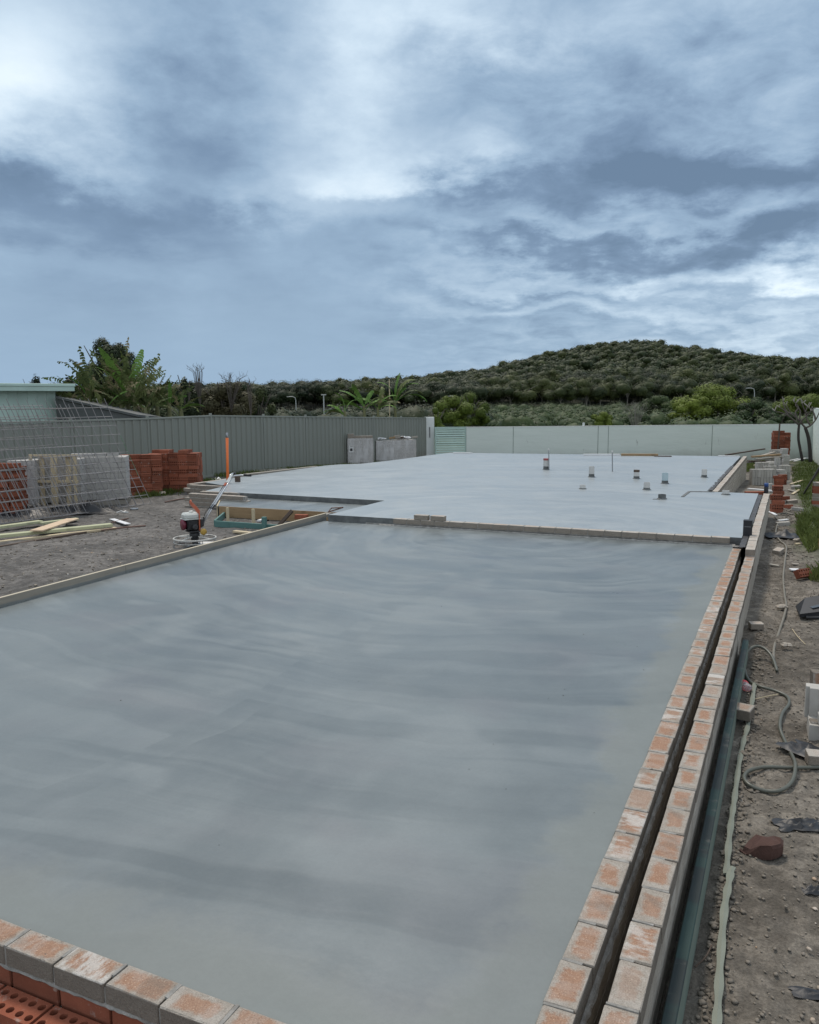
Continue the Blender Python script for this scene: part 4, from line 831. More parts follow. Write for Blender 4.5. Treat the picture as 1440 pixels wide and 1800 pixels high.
# ------------------------------------------------------------------ power trowel
tp = at(343, 957, -.19); T = thing('power_trowel', 'walk behind power trowel with white tank and chrome handles on soil', 'power trowel', tp, math.radians(60))
m_ = MB(); m_.ring((0, 0, .10), .315, .014, 40, 8); m_.ring((0, 0, .045), .315, .008, 40, 6)
for k in range(8): a = k*math.pi/4; m_.tube([(.315*math.cos(a), .315*math.sin(a), .045), (.315*math.cos(a), .315*math.sin(a), .10)], .006, 5)
m_.build('guard_ring', 'ring_paint', T, True)
for k in range(4):
    a = k*math.pi/2+.5; MB().tube([(.05*math.cos(a), .05*math.sin(a), .13), (.31*math.cos(a), .31*math.sin(a), .10)], .011, 6).build('guard_spoke', 'ring_paint', T)
for k in range(4):
    a = k*math.pi/2+.9; ux = Vector((math.cos(a), math.sin(a), 0)); MB().beam(ux*.06+Vector((0, 0, .02)), ux*.28+Vector((0, 0, .02)), .11, .006, up=(ux.y*.25, -ux.x*.25, 1)).build('blade', 'grey_steel', T)
MB().lathe([(.03, .0), (.05, .04), (.06, .1), (.075, .13), (.08, .17), (.05, .2)], n=14).build('gearbox', 'engine_black', T, True)
MB().box((0, 0, .21), (.22, .2, .02), None, .004).build('mount_plate', 'engine_black', T)
e = MB(); e.box((-.03, .03, .31), (.17, .17, .17), None, .02)
for i in range(6): e.box((-.03, .03, .25+.022*i), (.20, .19, .006))
e.box((.07, .06, .30), (.06, .14, .12), None, .015); e.lathe([(.04, 0), (.045, .03), (.03, .05)], (-.02, -.07, .28), 12, RX(R90)); e.build('engine_block', 'engine_black', T)
MB().lathe([(.03, .0), (.075, .02), (.085, .045), (.085, .06)], (-.12, .03, .315), 18, Matrix.Rotation(-R90, 3, 'Y')@Matrix.Rotation(0, 3, 'Z')).build('recoil_cover', 'maroon_plastic', T, True)
MB().lathe([(.02, 0), (.078, .012), (.085, .05)], (-.03, .135, .305), 18, RX(-R90)).build('recoil_cover', 'maroon_plastic', T, True)
tk = MB().box((-.045, .03, .445), (.235, .20, .10), None, .028).build('fuel_tank', 'tank_white', T); MB().lathe([(.035, 0), (.035, .018), (.026, .028)], (-.03, .03, .493), 14).build('fuel_cap', 'tank_white', tk, True); MB().box((-.045, .03, .40), (.25, .215, .014), None, .004).build('tank_seam', 'tank_white', tk)
MB().beam((.055, -.06, .22), (.06, -.06, .50), .05, .012, up=(1, 0, 0)).beam((.06, -.06, .50), (.0, -.06, .585), .05, .012, up=(0, 1, 0)).beam((.0, -.06, .58), (-.05, -.05, .64), .05, .014, up=(0, 1, 0)).build('lifting_bracket', 'orange_paint', T)
m_ = MB(); m_.ring((-.06, -.05, .665), .026, .010, 14, 6, Matrix.Rotation(R90, 3, 'Y')); m_.build('lifting_eye', 'orange_paint', T)
MB().lathe([(.02, 0), (.05, .004), (.05, .022), (.02, .026)], (.10, -.10, .20), 18, RX(R90)).build('pulley', 'yellow_cast', T, True)
m_ = MB(); m_.tube([(.06, -.02, .22), (.13, .0, .30), (.16, .0, .40)], .013, 6); m_.tube([(.10, .04, .25), (.17, .03, .34), (.15, .0, .42)], .010, 6); m_.box((.11, .0, .33), (.06, .10, .12), None, .01); m_.build('clutch_linkage', 'engine_black', T)
h0 = Vector((.10, 0, .26)); h1 = Vector((.30, 0, .56)); h2 = Vector((.62, 0, .99))
for s_ in (-1, 1): MB().tube([h0+Vector((0, .03*s_, 0)), h1+Vector((0, .035*s_, 0)), h2+Vector((0, .035*s_, 0))], .0125, 8).build('handle_tube', 'chrome_tube', T, True)
MB().box(h1+Vector((0, 0, .0)), (.08, .10, .02), Matrix.Rotation(-.9, 3, 'Y')).build('handle_clamp', 'engine_black', T); MB().box(h2+Vector((-.02, 0, -.01)), (.15, .085, .012), Matrix.Rotation(-.95, 3, 'Y'), .003).build('control_plate', 'tank_white', T); MB().box(h2+Vector((-.09, 0, -.10)), (.05, .06, .03), Matrix.Rotation(-.95, 3, 'Y'), .003).build('throttle_box', 'orange_paint', T)
MB().tube([h2+Vector((0, .03, 0)), h2+Vector((.03, .09, .035)), h2+Vector((.10, .17, .045)), h2+Vector((.20, .30, .045))], .013, 8).build('handlebar', 'chrome_tube', T, True); MB().tube([h2+Vector((0, -.03, 0)), h2+Vector((.03, -.09, .035)), h2+Vector((.10, -.17, .045)), h2+Vector((.20, -.30, .045))], .013, 8).build('handlebar', 'chrome_tube', T, True)
for s_ in (-1, 1): MB().tube([h2+Vector((.13, .205*s_, .045)), h2+Vector((.205, .305*s_, .045))], .019, 10).build('grip', 'black_rubber', T, True)
MB().tube([(.12, .02, .3), (.2, .03, .48), (.35, .05, .62), (.5, .04, .86), (.6, .03, .97)], .005, 5).build('throttle_cable', 'black_rubber', T)

# ------------------------------------------------------------------ right strip: hose, strap, bottle, bricks
def spline(pts, k=8):
    P_ = [Vector(p) for p in pts]; out = []
    for i in range(len(P_)-1):
        a, b, c, d_ = P_[max(i-1, 0)], P_[i], P_[i+1], P_[min(i+2, len(P_)-1)]
        for j in range(k):
            t = j/k; out.append(.5*((2*b)+(c-a)*t+(2*a-5*b+4*c-d_)*t*t+(3*b-a-3*c+d_)*t**3))
    out.append(P_[-1]); return out
def surf(x, y):                 # height of the real ground sheet
    i = min(max(int(np.searchsorted(xs, x))-1, 0), nx-2); j = min(max(int(np.searchsorted(ys, y))-1, 0), ny-2); return float(max(Zg[j, i], Zg[j+1, i+1], Zg[j, i+1], Zg[j+1, i]))
def gs(px, py, dz=0.):
    z = -.36
    for _ in range(6): p = at(px, py, z); z = surf(p.x, p.y)
    p = at(px, py, z); p.z += dz; return p
hp = [(1470, 1350), (1440, 1352), (1390, 1353), (1345, 1352), (1318, 1358), (1308, 1370), (1318, 1384), (1345, 1394), (1372, 1393), (1392, 1380), (1398, 1355), (1392, 1330), (1378, 1302), (1371, 1280), (1375, 1258), (1387, 1240), (1383, 1227), (1362, 1217), (1335, 1209), (1316, 1198), (1308, 1182), (1311, 1165), (1325, 1156), (1342, 1157), (1357, 1167), (1366, 1182)]
hz = [0]*26; hz[2] = .0; hz[20] = .04; hz[21] = .07; hz[22] = .09; hz[23] = .08; hz[24] = .05; hz[9] = .01; hz[10] = .02
prop(MB().tube(spline([gs(x, y, .013+z) for (x, y), z in zip(hp, hz)], 8), .0125, 10).build('garden_hose', 'hose_green', smooth=True), 'dark green hose looping over the soil at the right', 'hose')
h2p = [(1360, 1170), (1361, 1140), (1372, 1105), (1382, 1070), (1379, 1045), (1377, 1015), (1380, 985), (1382, 962), (1372, 952), (1364, 940), (1366, 925), (1371, 917), (1363, 910), (1366, 905), (1378, 903), (1395, 905)]
prop(MB().tube(spline([gs(x, y, .011) for x, y in h2p], 6), .014, 8).build('garden_hose', 'dusty_hose', smooth=True), 'long pale dusty hose running away beside the outer wall', 'hose')
def ribbon(label, pp, w, mat='strap', name='strap'):
    c = spline([gs(x, y, .016+random.uniform(0, .006)) for x, y in pp], 10); vs = []
    for i, p in enumerate(c):
        d_ = (c[min(i+1, len(c)-1)]-c[max(i-1, 0)]).normalized(); s_ = Vector((d_.y, -d_.x, 0)).normalized(); tw = math.sin(i*.37)*.25+random.uniform(-.1, .1); ww = w/2*(1+.18*math.sin(i*.9)); s_ = (s_*math.cos(tw)+Vector((0, 0, 1))*math.sin(tw)*.4)
        vs += [p-s_*ww+Vector((0, 0, .006)), p+Vector((0, 0, .012)), p+s_*ww+Vector((0, 0, .006)), p+s_*ww, p-s_*ww]
    n = len(c); return prop(MB().add(vs, [(i*5+k, (i+1)*5+k, (i+1)*5+(k+1) % 5, i*5+(k+1) % 5) for i in range(n-1) for k in range(5)]+[(0, 1, 2, 3, 4)]).build(name, mat, smooth=False), label, 'strap')
ribbon('far flat grey green strap from the bottle to mid strip', [(1277, 1544), (1281, 1490), (1287, 1440), (1292, 1405), (1299, 1350), (1307, 1310), (1315, 1280), (1322, 1240), (1327, 1206)], .030)
ribbon('near flat grey green strap running out of the bottom of the picture', [(1256, 1860), (1261, 1790), (1266, 1700), (1273, 1610), (1281, 1560), (1287, 1532)], .032)
# bottle
bp = gs(1309, 1215, .045); Rb = Matrix.Rotation(math.radians(12), 4, 'Z')@Matrix.Rotation(math.radians(-100), 4, 'X')
B = thing('drink_bottle', 'crushed clear plastic soft drink bottle with red label on soil', 'bottle', bp); B.matrix_world = Matrix.Translation(bp)@Rb@Matrix.Scale(1.12, 4)
m_ = MB(); m_.lathe([(.020, -.105), (.029, -.10), (.033, -.085), (.034, -.05), (.030, -.03), (.034, -.01), (.034, .04), (.033, .06), (.026, .08), (.014, .10), (.0125, .118)], n=20)
m_.v = [(x*(1+.10*math.sin(z*60)), y*(.86+.08*math.sin(z*90+1)), z) for x, y, z in m_.v]; m_.build('bottle_body', 'clear_plastic', B, True)
MB().lathe([(.0355, .028), (.0358, .03), (.0358, .078-.02), (.0352, .062)], n=22).build('label_band', 'label_red', B, True); MB().lathe([(.0145, .106), (.0148, .122), (.012, .124)], n=14).build('bottle_cap', 'label_red', B, True)
fc = bpy.data.curves.new('lettering', 'FONT'); fc.body = 'Coca-Cola'; fc.size = .021; fc.align_x = 'CENTER'; fo = bpy.data.objects.new('tmp', fc); COL.objects.link(fo)
me = bpy.data.meshes.new_from_object(fo.evaluated_get(bpy.context.evaluated_depsgraph_get())); bpy.data.objects.remove(fo)
for v in me.vertices:
    a = v.co.x/.0362-R90; z = v.co.y+.036; v.co = (.0366*math.cos(-R90+v.co.x/.0362+math.pi), .0366*.9*math.sin(-R90+v.co.x/.0362+math.pi), z)
me.materials.clear(); me.materials.append(MATS['label_white']); link('lettering', me, B)
def lb(px, py, rz, lab, meshes=PB, dz=0., rx=0., ry=0., sc=None, name='brick'):
    return prop(link(name, random.choice(meshes), None, gs(px, py, (BH/2 if rx == 0 else BW/2)+dz), (rx, ry, rz), sc), lab, 'brick')
lb(1304, 1268, -.25, 'limed brick with orange patch lying beside the bottle and strap', LB, .02, .12, 0, (.62, 1.1, 1.)); lb(1329, 1106, .3, 'single grey half brick on soil near the outer wall', PB, 0, 0, 0, (.55, .95, .8))
m_ = MB(); sh = [(-.13, -.03), (-.10, -.06), (-.03, -.066), (.04, -.075), (.085, -.055), (.12, -.04), (.135, .01), (.10, .05), (.06, .035), (.02, .052), (-.02, .055), (-.08, .02)]; lv = [(0, 1.), (.03, 1.03), (.055, .98), (.074, .86)]
vs = [(x*k_+random.uniform(-.005, .005)+(.012 if z_ > .05 else 0), y*k_+random.uniform(-.005, .005), z_+(random.uniform(-.008, .006) if z_ > 0 else 0)-(.022 if x < -.07 and z_ > .05 else 0)) for z_, k_ in lv for x, y in sh]; n_ = len(sh)
m_.add(vs, [(j*n_+i, j*n_+(i+1) % n_, (j+1)*n_+(i+1) % n_, (j+1)*n_+i) for j in range(3) for i in range(n_)]+[tuple(range(3*n_, 4*n_)), tuple(range(n_))[::-1]])
prop(m_.build('broken_brick', 'broken_red', loc=gs(1335, 1497, -.005), rot=(.1, -.05, .35)), 'large dark red broken clay brick on the soil', 'brick').scale = (.85, .85, 1.05)
lb(1411, 1018, .9, 'red perforated brick on its edge by the grass', [CB_hi], .02, 1.0, .0)
for (px, py, w_, mt, lab, rz) in ((1397, 1004, .13, 'white_cloth', 'flat pale tile shard beyond the perforated brick', .5), (1398, 994, .1, 'stone', 'small flat stone slab behind the tile shard', .2), (1361, 996, .13, 'grey_timber', 'small grey timber offcut near the outer wall', -.3), (1402, 958, .1, 'pine', 'small pine offcut at the grass edge', .9), (1399, 952, .1, 'stone', 'grey lump of masonry at the grass edge', .1), (1372, 1071, .11, 'stone', 'broken stone beside the dusty hose', .5), (1380, 1139, .09, 'stone', 'flat pale stone in the middle of the strip', .4)):
    if 'tile' in lab or 'timber' in lab or 'pine' in lab:
        prop(MB().box((0, 0, .01), (w_, w_*.6 if 'tile' in lab else .05, .02), None, .002).build('offcut' if 'tile' not in lab else 'tile_shard', mt, loc=gs(px, py, .01), rot=(.1, .05, rz)), lab, 'offcut' if 'tile' not in lab else 'tile')
    else:
        o = lumps('stone_chunk', None, [(0, 0, 0), (.03, .01, .0)], (w_*.4, w_*.5), mt, .55); o.location = gs(px, py, .03); prop(o, lab, 'stone')
# black plastic tub / folded sheet at the right edge
t_ = thing('plastic_tub', 'black plastic tub lying upside down at the right edge of the soil', 'tub', gs(1420, 1084, .0), .35)
MB().add([(-.12, -.10, .02), (.5, -.12, .03), (.5, .30, .06), (-.02, .30, .04), (-.125, -.105, .055), (.5, -.12, .15), (.5, .22, .24), (.04, .20, .16)], [(0, 1, 5, 4), (1, 2, 6, 5), (2, 3, 7, 6), (3, 0, 4, 7), (4, 5, 6, 7), (3, 2, 1, 0)]).build('tub_body', 'black_plastic', t_)
MB().tube([(-.06, -.11, .02), (.08, -.13, .025), (.3, -.12, .03)], .018, 8).build('rim', 'black_rubber', t_)
MB().beam((.02, -.0, .105), (.46, .06, .195), .10, .006).build('lid_panel', 'shed_dark' if 'shed_dark' in MATS else simple('shed_dark', (.05, .06, .07), .35, .2).name, t_)
crumple('black plastic sheet strewn across the strip beyond the hose', gs(1377, 942, .0), .2, .55, .5, .12, seed=8, n=18); crumple('black plastic scrap near the broken red brick', gs(1405, 1452, .0), .4, .26, .14, .06, seed=9, n=14); crumple('black plastic scrap under the small pale brick stack', gs(1422, 1322, .0), .9, .2, .3, .08, seed=10, n=14); crumple('dark plastic scrap at the lower right edge', gs(1430, 1750, .0), .2, .16, .06, .03, seed=12, n=10); crumple('black crumpled plastic scrap among pebbles at the right edge', gs(1432, 1568, .0), .5, .12, .06, .05, seed=14, n=12)
for (a, b, c_, lab) in (((1393, 1107), (1402, 1122), (1416, 1134), 'forked dry twig on the soil'), ((1222, 1703), (1240, 1690), (1251, 1665), 'dark root against the teal beam'), ((1320, 1232), (1350, 1228), (1368, 1222), 'pale dry reed under the hose')):
    m_ = MB(); m_.tube(spline([gs(*a, .008), gs(*b, .02), gs(*c_, .008)], 5), .004, 5); prop(m_.build('twig', 'dark_timber' if 'root' in lab else 'pine'), lab, 'twig')
# small pale stack near right edge
q = gs(1414, 1290); s_ = thing('brick_stack', 'small stack of pale bricks standing on end nearest the hose', 'brick stack', (q.x, q.y, q.z), .05)
for (x, y, z, rx, ry, rz) in ((.0, .0, .055, R90, 0, .0+R90), (.10, -.03, .055, R90, 0, R90), (.20, -.0, .055, R90, 0, R90), (.13, -.10, .155, 0, 0, .05), (.02, .10, .20, 0, R90, R90), (.0, .14, .20, 0, R90, R90), (.13, .06, .20, 0, R90, 0), (.25, .04, .20, 0, R90, 0), (.36, .0, .17, 0, R90, 0)):
    link('brick', random.choice(WB), s_, (x+.06, y, z), (rx, ry, rz))
for (x, y, z) in ((.13, -.115, .04), (.02, -.04, .055)): link('brick', random.choice(LB), s_, (x+.12, y, z+.015), (R90, 0, .06))
prop(link('brick', PB[1], None, gs(1452, 1345, .04), (0, 0, .2)), 'pale brick lying at the right edge below the small stack', 'brick')
prop(link('brick', LB[1], None, gs(1452, 1215, .11), (R90, 0, .3)), 'orange faced brick at the right edge behind the small stack', 'brick')
# big mixed stack on right edge
q = gs(1437, 1062); s_ = thing('brick_stack', 'tall mixed red and grey brick stack at the right edge', 'brick stack', (q.x+.05, q.y, q.z), .04)
z = 0
for k in range(12):
    ms = [CB] if k in (1, 2, 8, 9, 10) else (PB if k in (0, 11) else GB)
    for i in range(3):
        for j in range(2):
            if k > 8 and i == 0 and j == 1: continue
            ox = -.05 if k in (8, 10) else (0.03 if k in (3, 4, 5) else 0); link('brick', random.choice(ms), s_, (.115+j*.235+ox+random.uniform(-.01, .01), .06+i*.12, z+BH/2), (0, 0, random.uniform(-.03, .03)))
    z += BH+.002
q = gs(1428, 893); s_ = thing('brick_stack', 'low red and grey brick stack behind the tall mixed stack', 'brick stack', (q.x, q.y, q.z), .0)
for k in range(7):
    ms = [CB] if k in (1, 4, 5) else PB
    for j in range(3): link('brick', random.choice(ms), s_, (.115+j*.235+random.uniform(-.02, .02), .06, k*(BH+.002)+BH/2), (0, 0, random.uniform(-.05, .05))); link('brick', random.choice(ms), s_, (.115+j*.235+random.uniform(-.02, .02), .18, k*(BH+.002)+BH/2), (0, 0, random.uniform(-.05, .05)))
def pstack(label, x0, x1, ytop, ybase, ms, style='end', ny=2, rot=0.):
    p = gnd(x0, ybase); zc = (p-Vector((0, 0, H))).dot(Vector(CM[:, 2])); wd = (x1-x0)*zc/F; h = (ybase-ytop)*zc/F
    ms = WB if ms is PB else ms
    if style == 'end': return stack(label, p, rot, max(1, round(wd/.08)), max(1, round(h/.233)), ny, ms, 'end')
    return stack(label, p, rot, max(1, round(wd/.236)), max(1, round(h/.078)), ny, ms, 'alt' if style == 'alt' else 'flat')
pstack('front row of upright pale bricks by the second step of the wall', 1322, 1362, 832, 853, PB, rot=YAW); pstack('middle row of upright pale bricks just behind the front row', 1342, 1363, 825, 845, PB, ny=1, rot=YAW); pstack('back left row of upright pale bricks near the far brick wall', 1331, 1362, 818.5, 836, PB, ny=2, rot=YAW)
pstack('tall narrow stack of upright pale bricks left of the trees', 1371, 1387, 814, 843, PB, rot=YAW); pstack('tall pale brick stack just in front of the red brick stack', 1373, 1389, 788, 828, GB, 'flat', rot=YAW); pstack('pale brick stack with an orange brick on top left of the tall one', 1355, 1372, 790, 826, PB, 'flat', rot=YAW)
pstack('red perforated brick stack highest against the boundary wall', 1358, 1388, 767, 816, CBs, 'alt', rot=YAW); pstack('short red brick stub between the pale stacks', 1361, 1373, 838, 862, SR, 'flat', 1, rot=YAW); pstack('small heap of red perforated bricks touching the outer wall', 1357, 1372, 862, 884, CBs, 'alt', 2, rot=.1); pstack('lower red perforated brick heap against the outer wall', 1356, 1370, 878, 903, CBs, 'alt', 1, rot=.3)
pstack('single red brick pile under the upright narrow stack', 1369, 1381, 836, 853, SR, 'flat', 1, rot=YAW); pstack('small upright pale brick pair right of the blue capped bottle', 1349, 1359, 855, 866, PB, 'end', 1, rot=YAW); pstack('low step of pale bricks between upright rows and tall stack', 1350, 1370, 812, 834, PB, 'end', 2, rot=YAW); pstack('low pale brick pair beside the long red brick', 1362, 1371, 810, 842, GB, 'end', 1, rot=YAW)
for (px, py, rz, ms, lab) in ((1392, 884, .4, PB, 'loose pale brick on soil just left of the dark steel prop foot'), (1386, 893, 1.2, [CB], 'loose red perforated brick between outer wall and grass'), (1402, 898, .1, WB, 'loose pale brick at the edge of the tall grass'), (1379, 878, .8, [CB], 'loose red perforated brick beside the small brick heap'), (1399, 858, .3, WB, 'loose pale brick on the near edge of the lawn'), (1383, 850, .9, WB, 'loose pale brick at the foot of the narrow upright stack'), (1376, 924, .3, WB, 'loose pale brick beside the coiled end of the dusty hose'), (1368, 973, 1.3, PB, 'loose grey brick half way between black plastic and grey offcut')):
    q = gs(px, py, BH*.42); prop(link('brick', random.choice(ms), None, q, (random.uniform(-.1, .1), random.uniform(-.12, .12), rz)), lab, 'brick')
pstack('short upright pale stack behind the middle row', 1352, 1364, 818, 838, PB, 'end', 1, rot=YAW); pstack('single column of pale bricks beside the highest red stack', 1375, 1388, 800, 834, PB, 'flat', 1, rot=YAW); pstack('low pale brick pile in front of the tall narrow stack', 1368, 1382, 828, 848, GB, 'flat', 2, rot=YAW)
a = gnd(1313, 873); prop(link('long_brick', MB().box((0, 0, 0), (.5, .12, .1), None, .006).mesh('long_brick', 'red_clay'), None, a+Vector((.18, .25, .06)), (0, 0, YAW)), 'long red brick lying behind the slab corner', 'brick')
t_ = thing('blue_bottle', 'dark container with blue cap standing by the upright pale bricks', 'bottle', gnd(1346.5, 873)); MB().lathe([(.045, 0), (.05, .01), (.05, .24), (.03, .27)], n=12).build('bottle_body', 'ink', t_, True); MB().lathe([(.05, .24), (.05, .33), (.04, .335)], n=12).build('blue_cap', 'blue_plastic', t_, True)
pl('white timber lying across behind the slab corner', (1315, 860), (1360, 864), -.36, .09, .03, 'white_cloth'); 
for i, (a, b, mt, lab) in enumerate((((1393, 870), (1405, 862), 'pine', 'thin pale batten on the grass edge'), ((1385, 862), (1400, 866), 'grey_timber', 'flat grey board on soil by the dark pole'), ((1368, 917), (1385, 915), 'white_cloth', 'short white board near the coiled hose'), ((1353, 901), (1364, 907), 'white_cloth', 'small white board at the foot of the outer wall'), ((1390, 852), (1412, 845), 'pine', 'pale stick across the soil and grass'))):
    p0, p1 = gs(*a, .01), gs(*b, .01); plank('timber_offcut', lab, 'offcut', p0, p1, .06, .02, mt)
# dark prop
a, b = gs(1413, 868, 0), gs(1413, 868, 0); a2 = atc(1446, 815, 15.5); plank('prop', 'dark square steel prop leaning up out of the grass at right', 'prop', a, a2, .04, .04, 'ink', lift=False)
a = atc(1371, 770, 33.); plank('stake', 'dark stake rising behind the far red brick stack', 'stake', atc(1367, 800, 33.), atc(1371, 745, 33.), .06, .05, 'dark_timber', lift=False, up=(0, 1, 0))
# rubbish timber pile far right by wall
for i, (a, b, mt, lab) in enumerate((((1275, 800), (1345, 789), 'dark_timber', 'long dark pole slanting over the timber heap'), ((1322, 803), (1372, 799), 'brown_timber', 'brown plank on the timber heap by the wall'), ((1330, 808), (1378, 803), 'grey_timber', 'grey plank in the timber heap by the wall'), ((1318, 811), (1362, 812), 'dark_timber', 'dark sleeper in the timber heap by the wall'), ((1327, 818), (1352, 817), 'pine', 'pale plank in front of the timber heap'), ((1335, 803), (1362, 795), 'grey_timber', 'grey plank lying crosswise on the timber heap'))):
    zc = 31.+i*.15; p0, p1 = atc(*a, zc), atc(*b, zc+.2); plank('timber_plank', lab, 'plank', p0, p1, .15 if i else .06, .06 if i else .05, mt, lift=False)
prop(lumps('shale_heap', None, [(random.uniform(-.8, .8), random.uniform(-.4, .4), random.uniform(-.06, .10)) for _ in range(34)], (.07, .17), 'shale_dark', .7), 'dark heap of rubble under the planks by the boundary wall', 'rubble').location = gnd(1348, 816)
for i, (px, py) in enumerate(((1400, 806), (1412, 808), (1420, 806), (1392, 812), (1405, 812))):
    p = gnd(px, py+2); plank('timber_offcut', ['leftmost white', 'middle white', 'rightmost white', 'front left pale', 'front right pale'][i]+' offcut scattered under the bare tree', 'offcut', p+Vector((-.2, 0, .05)), p+Vector((.25, .1+.1*i, .08+.02*i)), .08, .04, 'white_cloth')

# pebbles and crumbs
def pebbles(name, n, region, r, mat, seed, kind='stuff'):
    rr = np.random.default_rng(seed); V = []; Fs = []
    base = np.array([(1, 0, 0), (-1, 0, 0), (0, 1, 0), (0, -1, 0), (0, 0, 1), (0, 0, -1)], float); tri = np.array([(0, 2, 4), (2, 1, 4), (1, 3, 4), (3, 0, 4), (2, 0, 5), (1, 2, 5), (3, 1, 5), (0, 3, 5)])
    # subdivide once
    vs = [tuple(v) for v in base]; fs = []; mid = {}
    def md(a, b):
        k = (min(a, b), max(a, b))
        if k not in mid: m = (np.array(vs[a])+np.array(vs[b])); m /= np.linalg.norm(m); mid[k] = len(vs); vs.append(tuple(m))
        return mid[k]
    for a, b, c in tri:
        ab, bc, ca_ = md(a, b), md(b, c), md(c, a); fs += [(a, ab, ca_), (b, bc, ab), (c, ca_, bc), (ab, bc, ca_)]
    vs = np.array(vs); fs = np.array(fs)
    for i in range(n):
        x, y = region(rr); z = surf(x, y); s0 = r[0]+(r[1]-r[0])*rr.random()**2.2; sc = s0*np.array([1, rr.uniform(.6, 1), rr.uniform(.35, .65)]); a = rr.uniform(0, 6.3)
        v = vs*(1+.16*rr.standard_normal((len(vs), 1)).clip(-1, 1))*sc; v = np.stack([v[:, 0]*math.cos(a)-v[:, 1]*math.sin(a), v[:, 0]*math.sin(a)+v[:, 1]*math.cos(a), v[:, 2]], 1)+[x, y, z+sc[2]*.35]; Fs.append(fs+len(vs)*i); V.append(v)
    return prop(link(name, npmesh(name, np.concatenate(V), np.concatenate(Fs), mat, True)), kind=kind)
def m_peb(g, b):
    r = g.isl(); g.put(b.inputs['Base Color'], g.ramp(r, [(0., (.12, .10, .085)), (.3, (.22, .19, .155)), (.55, (.30, .25, .19)), (.75, (.40, .35, .29)), (.9, (.36, .22, .12)), (1., (.50, .48, .44))])); b.inputs['Roughness'].default_value = .7
    g.put(b.inputs['Normal'], g.bump(g.noise(90, g.pos(), 4), .4, .004))
mk('pebble', m_peb); simple('clod', (.19, .165, .136), .95, .2, 40, bump=.1, spec=.2)
def reg_edge(rr):
    y = rr.uniform(2.7, 6.4); xr = .062*y+.06; return xr+.05-abs(rr.normal(0, .06)) , y
pebbles('gravel', 1100, reg_edge, (.004, .015), 'pebble', 3)
pebbles('soil_crumbs', 5200, lambda rr: (rr.uniform(-.24, .6), rr.uniform(2.2, 14)), (.002, .012), 'clod', 4)
pebbles('soil_clods', 1500, lambda rr: (-.225+abs(rr.normal(0, .06)), rr.uniform(2.2, 9)), (.004, .018), 'clod', 14)
pebbles('stone_chips', 260, lambda rr: (rr.uniform(-.2, .5), rr.uniform(2.4, 13)), (.002, .008), 'pebble', 5)
pebbles('left_soil_clods', 1100, lambda rr: (rr.uniform(-12.5, -7.2), rr.uniform(5.3, 13)), (.006, .024), 'clod', 6)
pebbles('left_stone_chips', 500, lambda rr: (-9+rr.normal(0, 1.4), 8.8+rr.normal(0, 1.6)), (.006, .020), 'pebble', 7)
pebbles('rubble_chips', 420, lambda rr: (.1+rr.uniform(-.35, .25), rr.uniform(13, 20)), (.012, .035), 'clod', 8)

# ------------------------------------------------------------------ vegetation
def blades(name, pts, h, mat, lean=.5, w=.012):
    V = []; n = len(pts)
    for i, (x, y, z) in enumerate(pts):
        a = rng.uniform(0, 6.3); hh = h*rng.uniform(.4, 1.3); l_ = lean*hh*rng.uniform(.2, 1); b_ = rng.uniform(0, 6.3); c, s_ = math.cos(a)*w, math.sin(a)*w
        V += [(x-c, y-s_, z-.02), (x+c, y+s_, z-.02), (x+c*.6+math.cos(b_)*l_*.4, y+s_*.6+math.sin(b_)*l_*.4, z+hh*.6), (x+math.cos(b_)*l_, y+math.sin(b_)*l_, z+hh)]
    Fq = np.arange(n*4).reshape(n, 4); return prop(link(name, npmesh(name, V, Fq, mat)), kind='stuff')
def inpoly(x, y, poly):
    c = False; n = len(poly)
    for i in range(n):
        (x1, y1), (x2, y2) = poly[i], poly[i-1]
        if (y1 > y) != (y2 > y) and x < (x2-x1)*(y-y1)/(y2-y1)+x1: c = not c
    return c
def gpoly(poly, n, thr=.3):
    W_ = [tuple(gnd(*q))[:2] for q in poly]; xa, xb = min(q[0] for q in W_), max(q[0] for q in W_); ya, yb = min(q[1] for q in W_), max(q[1] for q in W_); out = []; k = 0
    while len(out) < n and k < n*12:
        k += 1; x, y = rng.uniform(xa, xb), rng.uniform(ya, yb)
        if not inpoly(x, y, W_): continue
        if vnoise(np.array(x*5.), np.array(y*2.5)) < thr: continue
        out.append((x, y, surf(x, y)-.004))
    return out
blades('grass', gpoly([(1392, 822), (1418, 811), (1470, 806), (1600, 900), (1430, 900), (1412, 893), (1404, 872), (1394, 850)], 15000, .18), .075, 'grass', .7, .007)
blades('tall_grass', gpoly([(1402, 912), (1424, 902), (1445, 905), (1440, 968), (1420, 972), (1405, 945)], 2200, .25)+gpoly([(1420, 1008), (1460, 1000), (1470, 1030), (1424, 1022)], 350, .1), .12, 'grass', .9, .006)
blades('lawn_patch', gpoly([(1312, 812), (1352, 811), (1350, 828), (1308, 830)], 4500, .15), .09, 'grass', .6, .009)
P_ = []
for (a, b) in zip(FP[:-1], FP[1:]):
    for _ in range(700):
        t_ = rng.random(); q = a.lerp(b, t_); d_ = abs(rng.normal(0, .35))+.05; x, y = q.x+.8*d_, q.y-.55*d_; P_.append((x, y, surf(x, y)-.01))
for _ in range(5200):
    u = rng.random()*1.7; q = Vector(gnd(262, 872)).lerp(gnd(345, 852), u/1.3); x, y = q.x+rng.normal(0, .22), q.y+rng.normal(0, .28); P_.append((x, y, surf(x, y)-.015))
blades('weeds', P_, .12, 'grass', .6, .009)

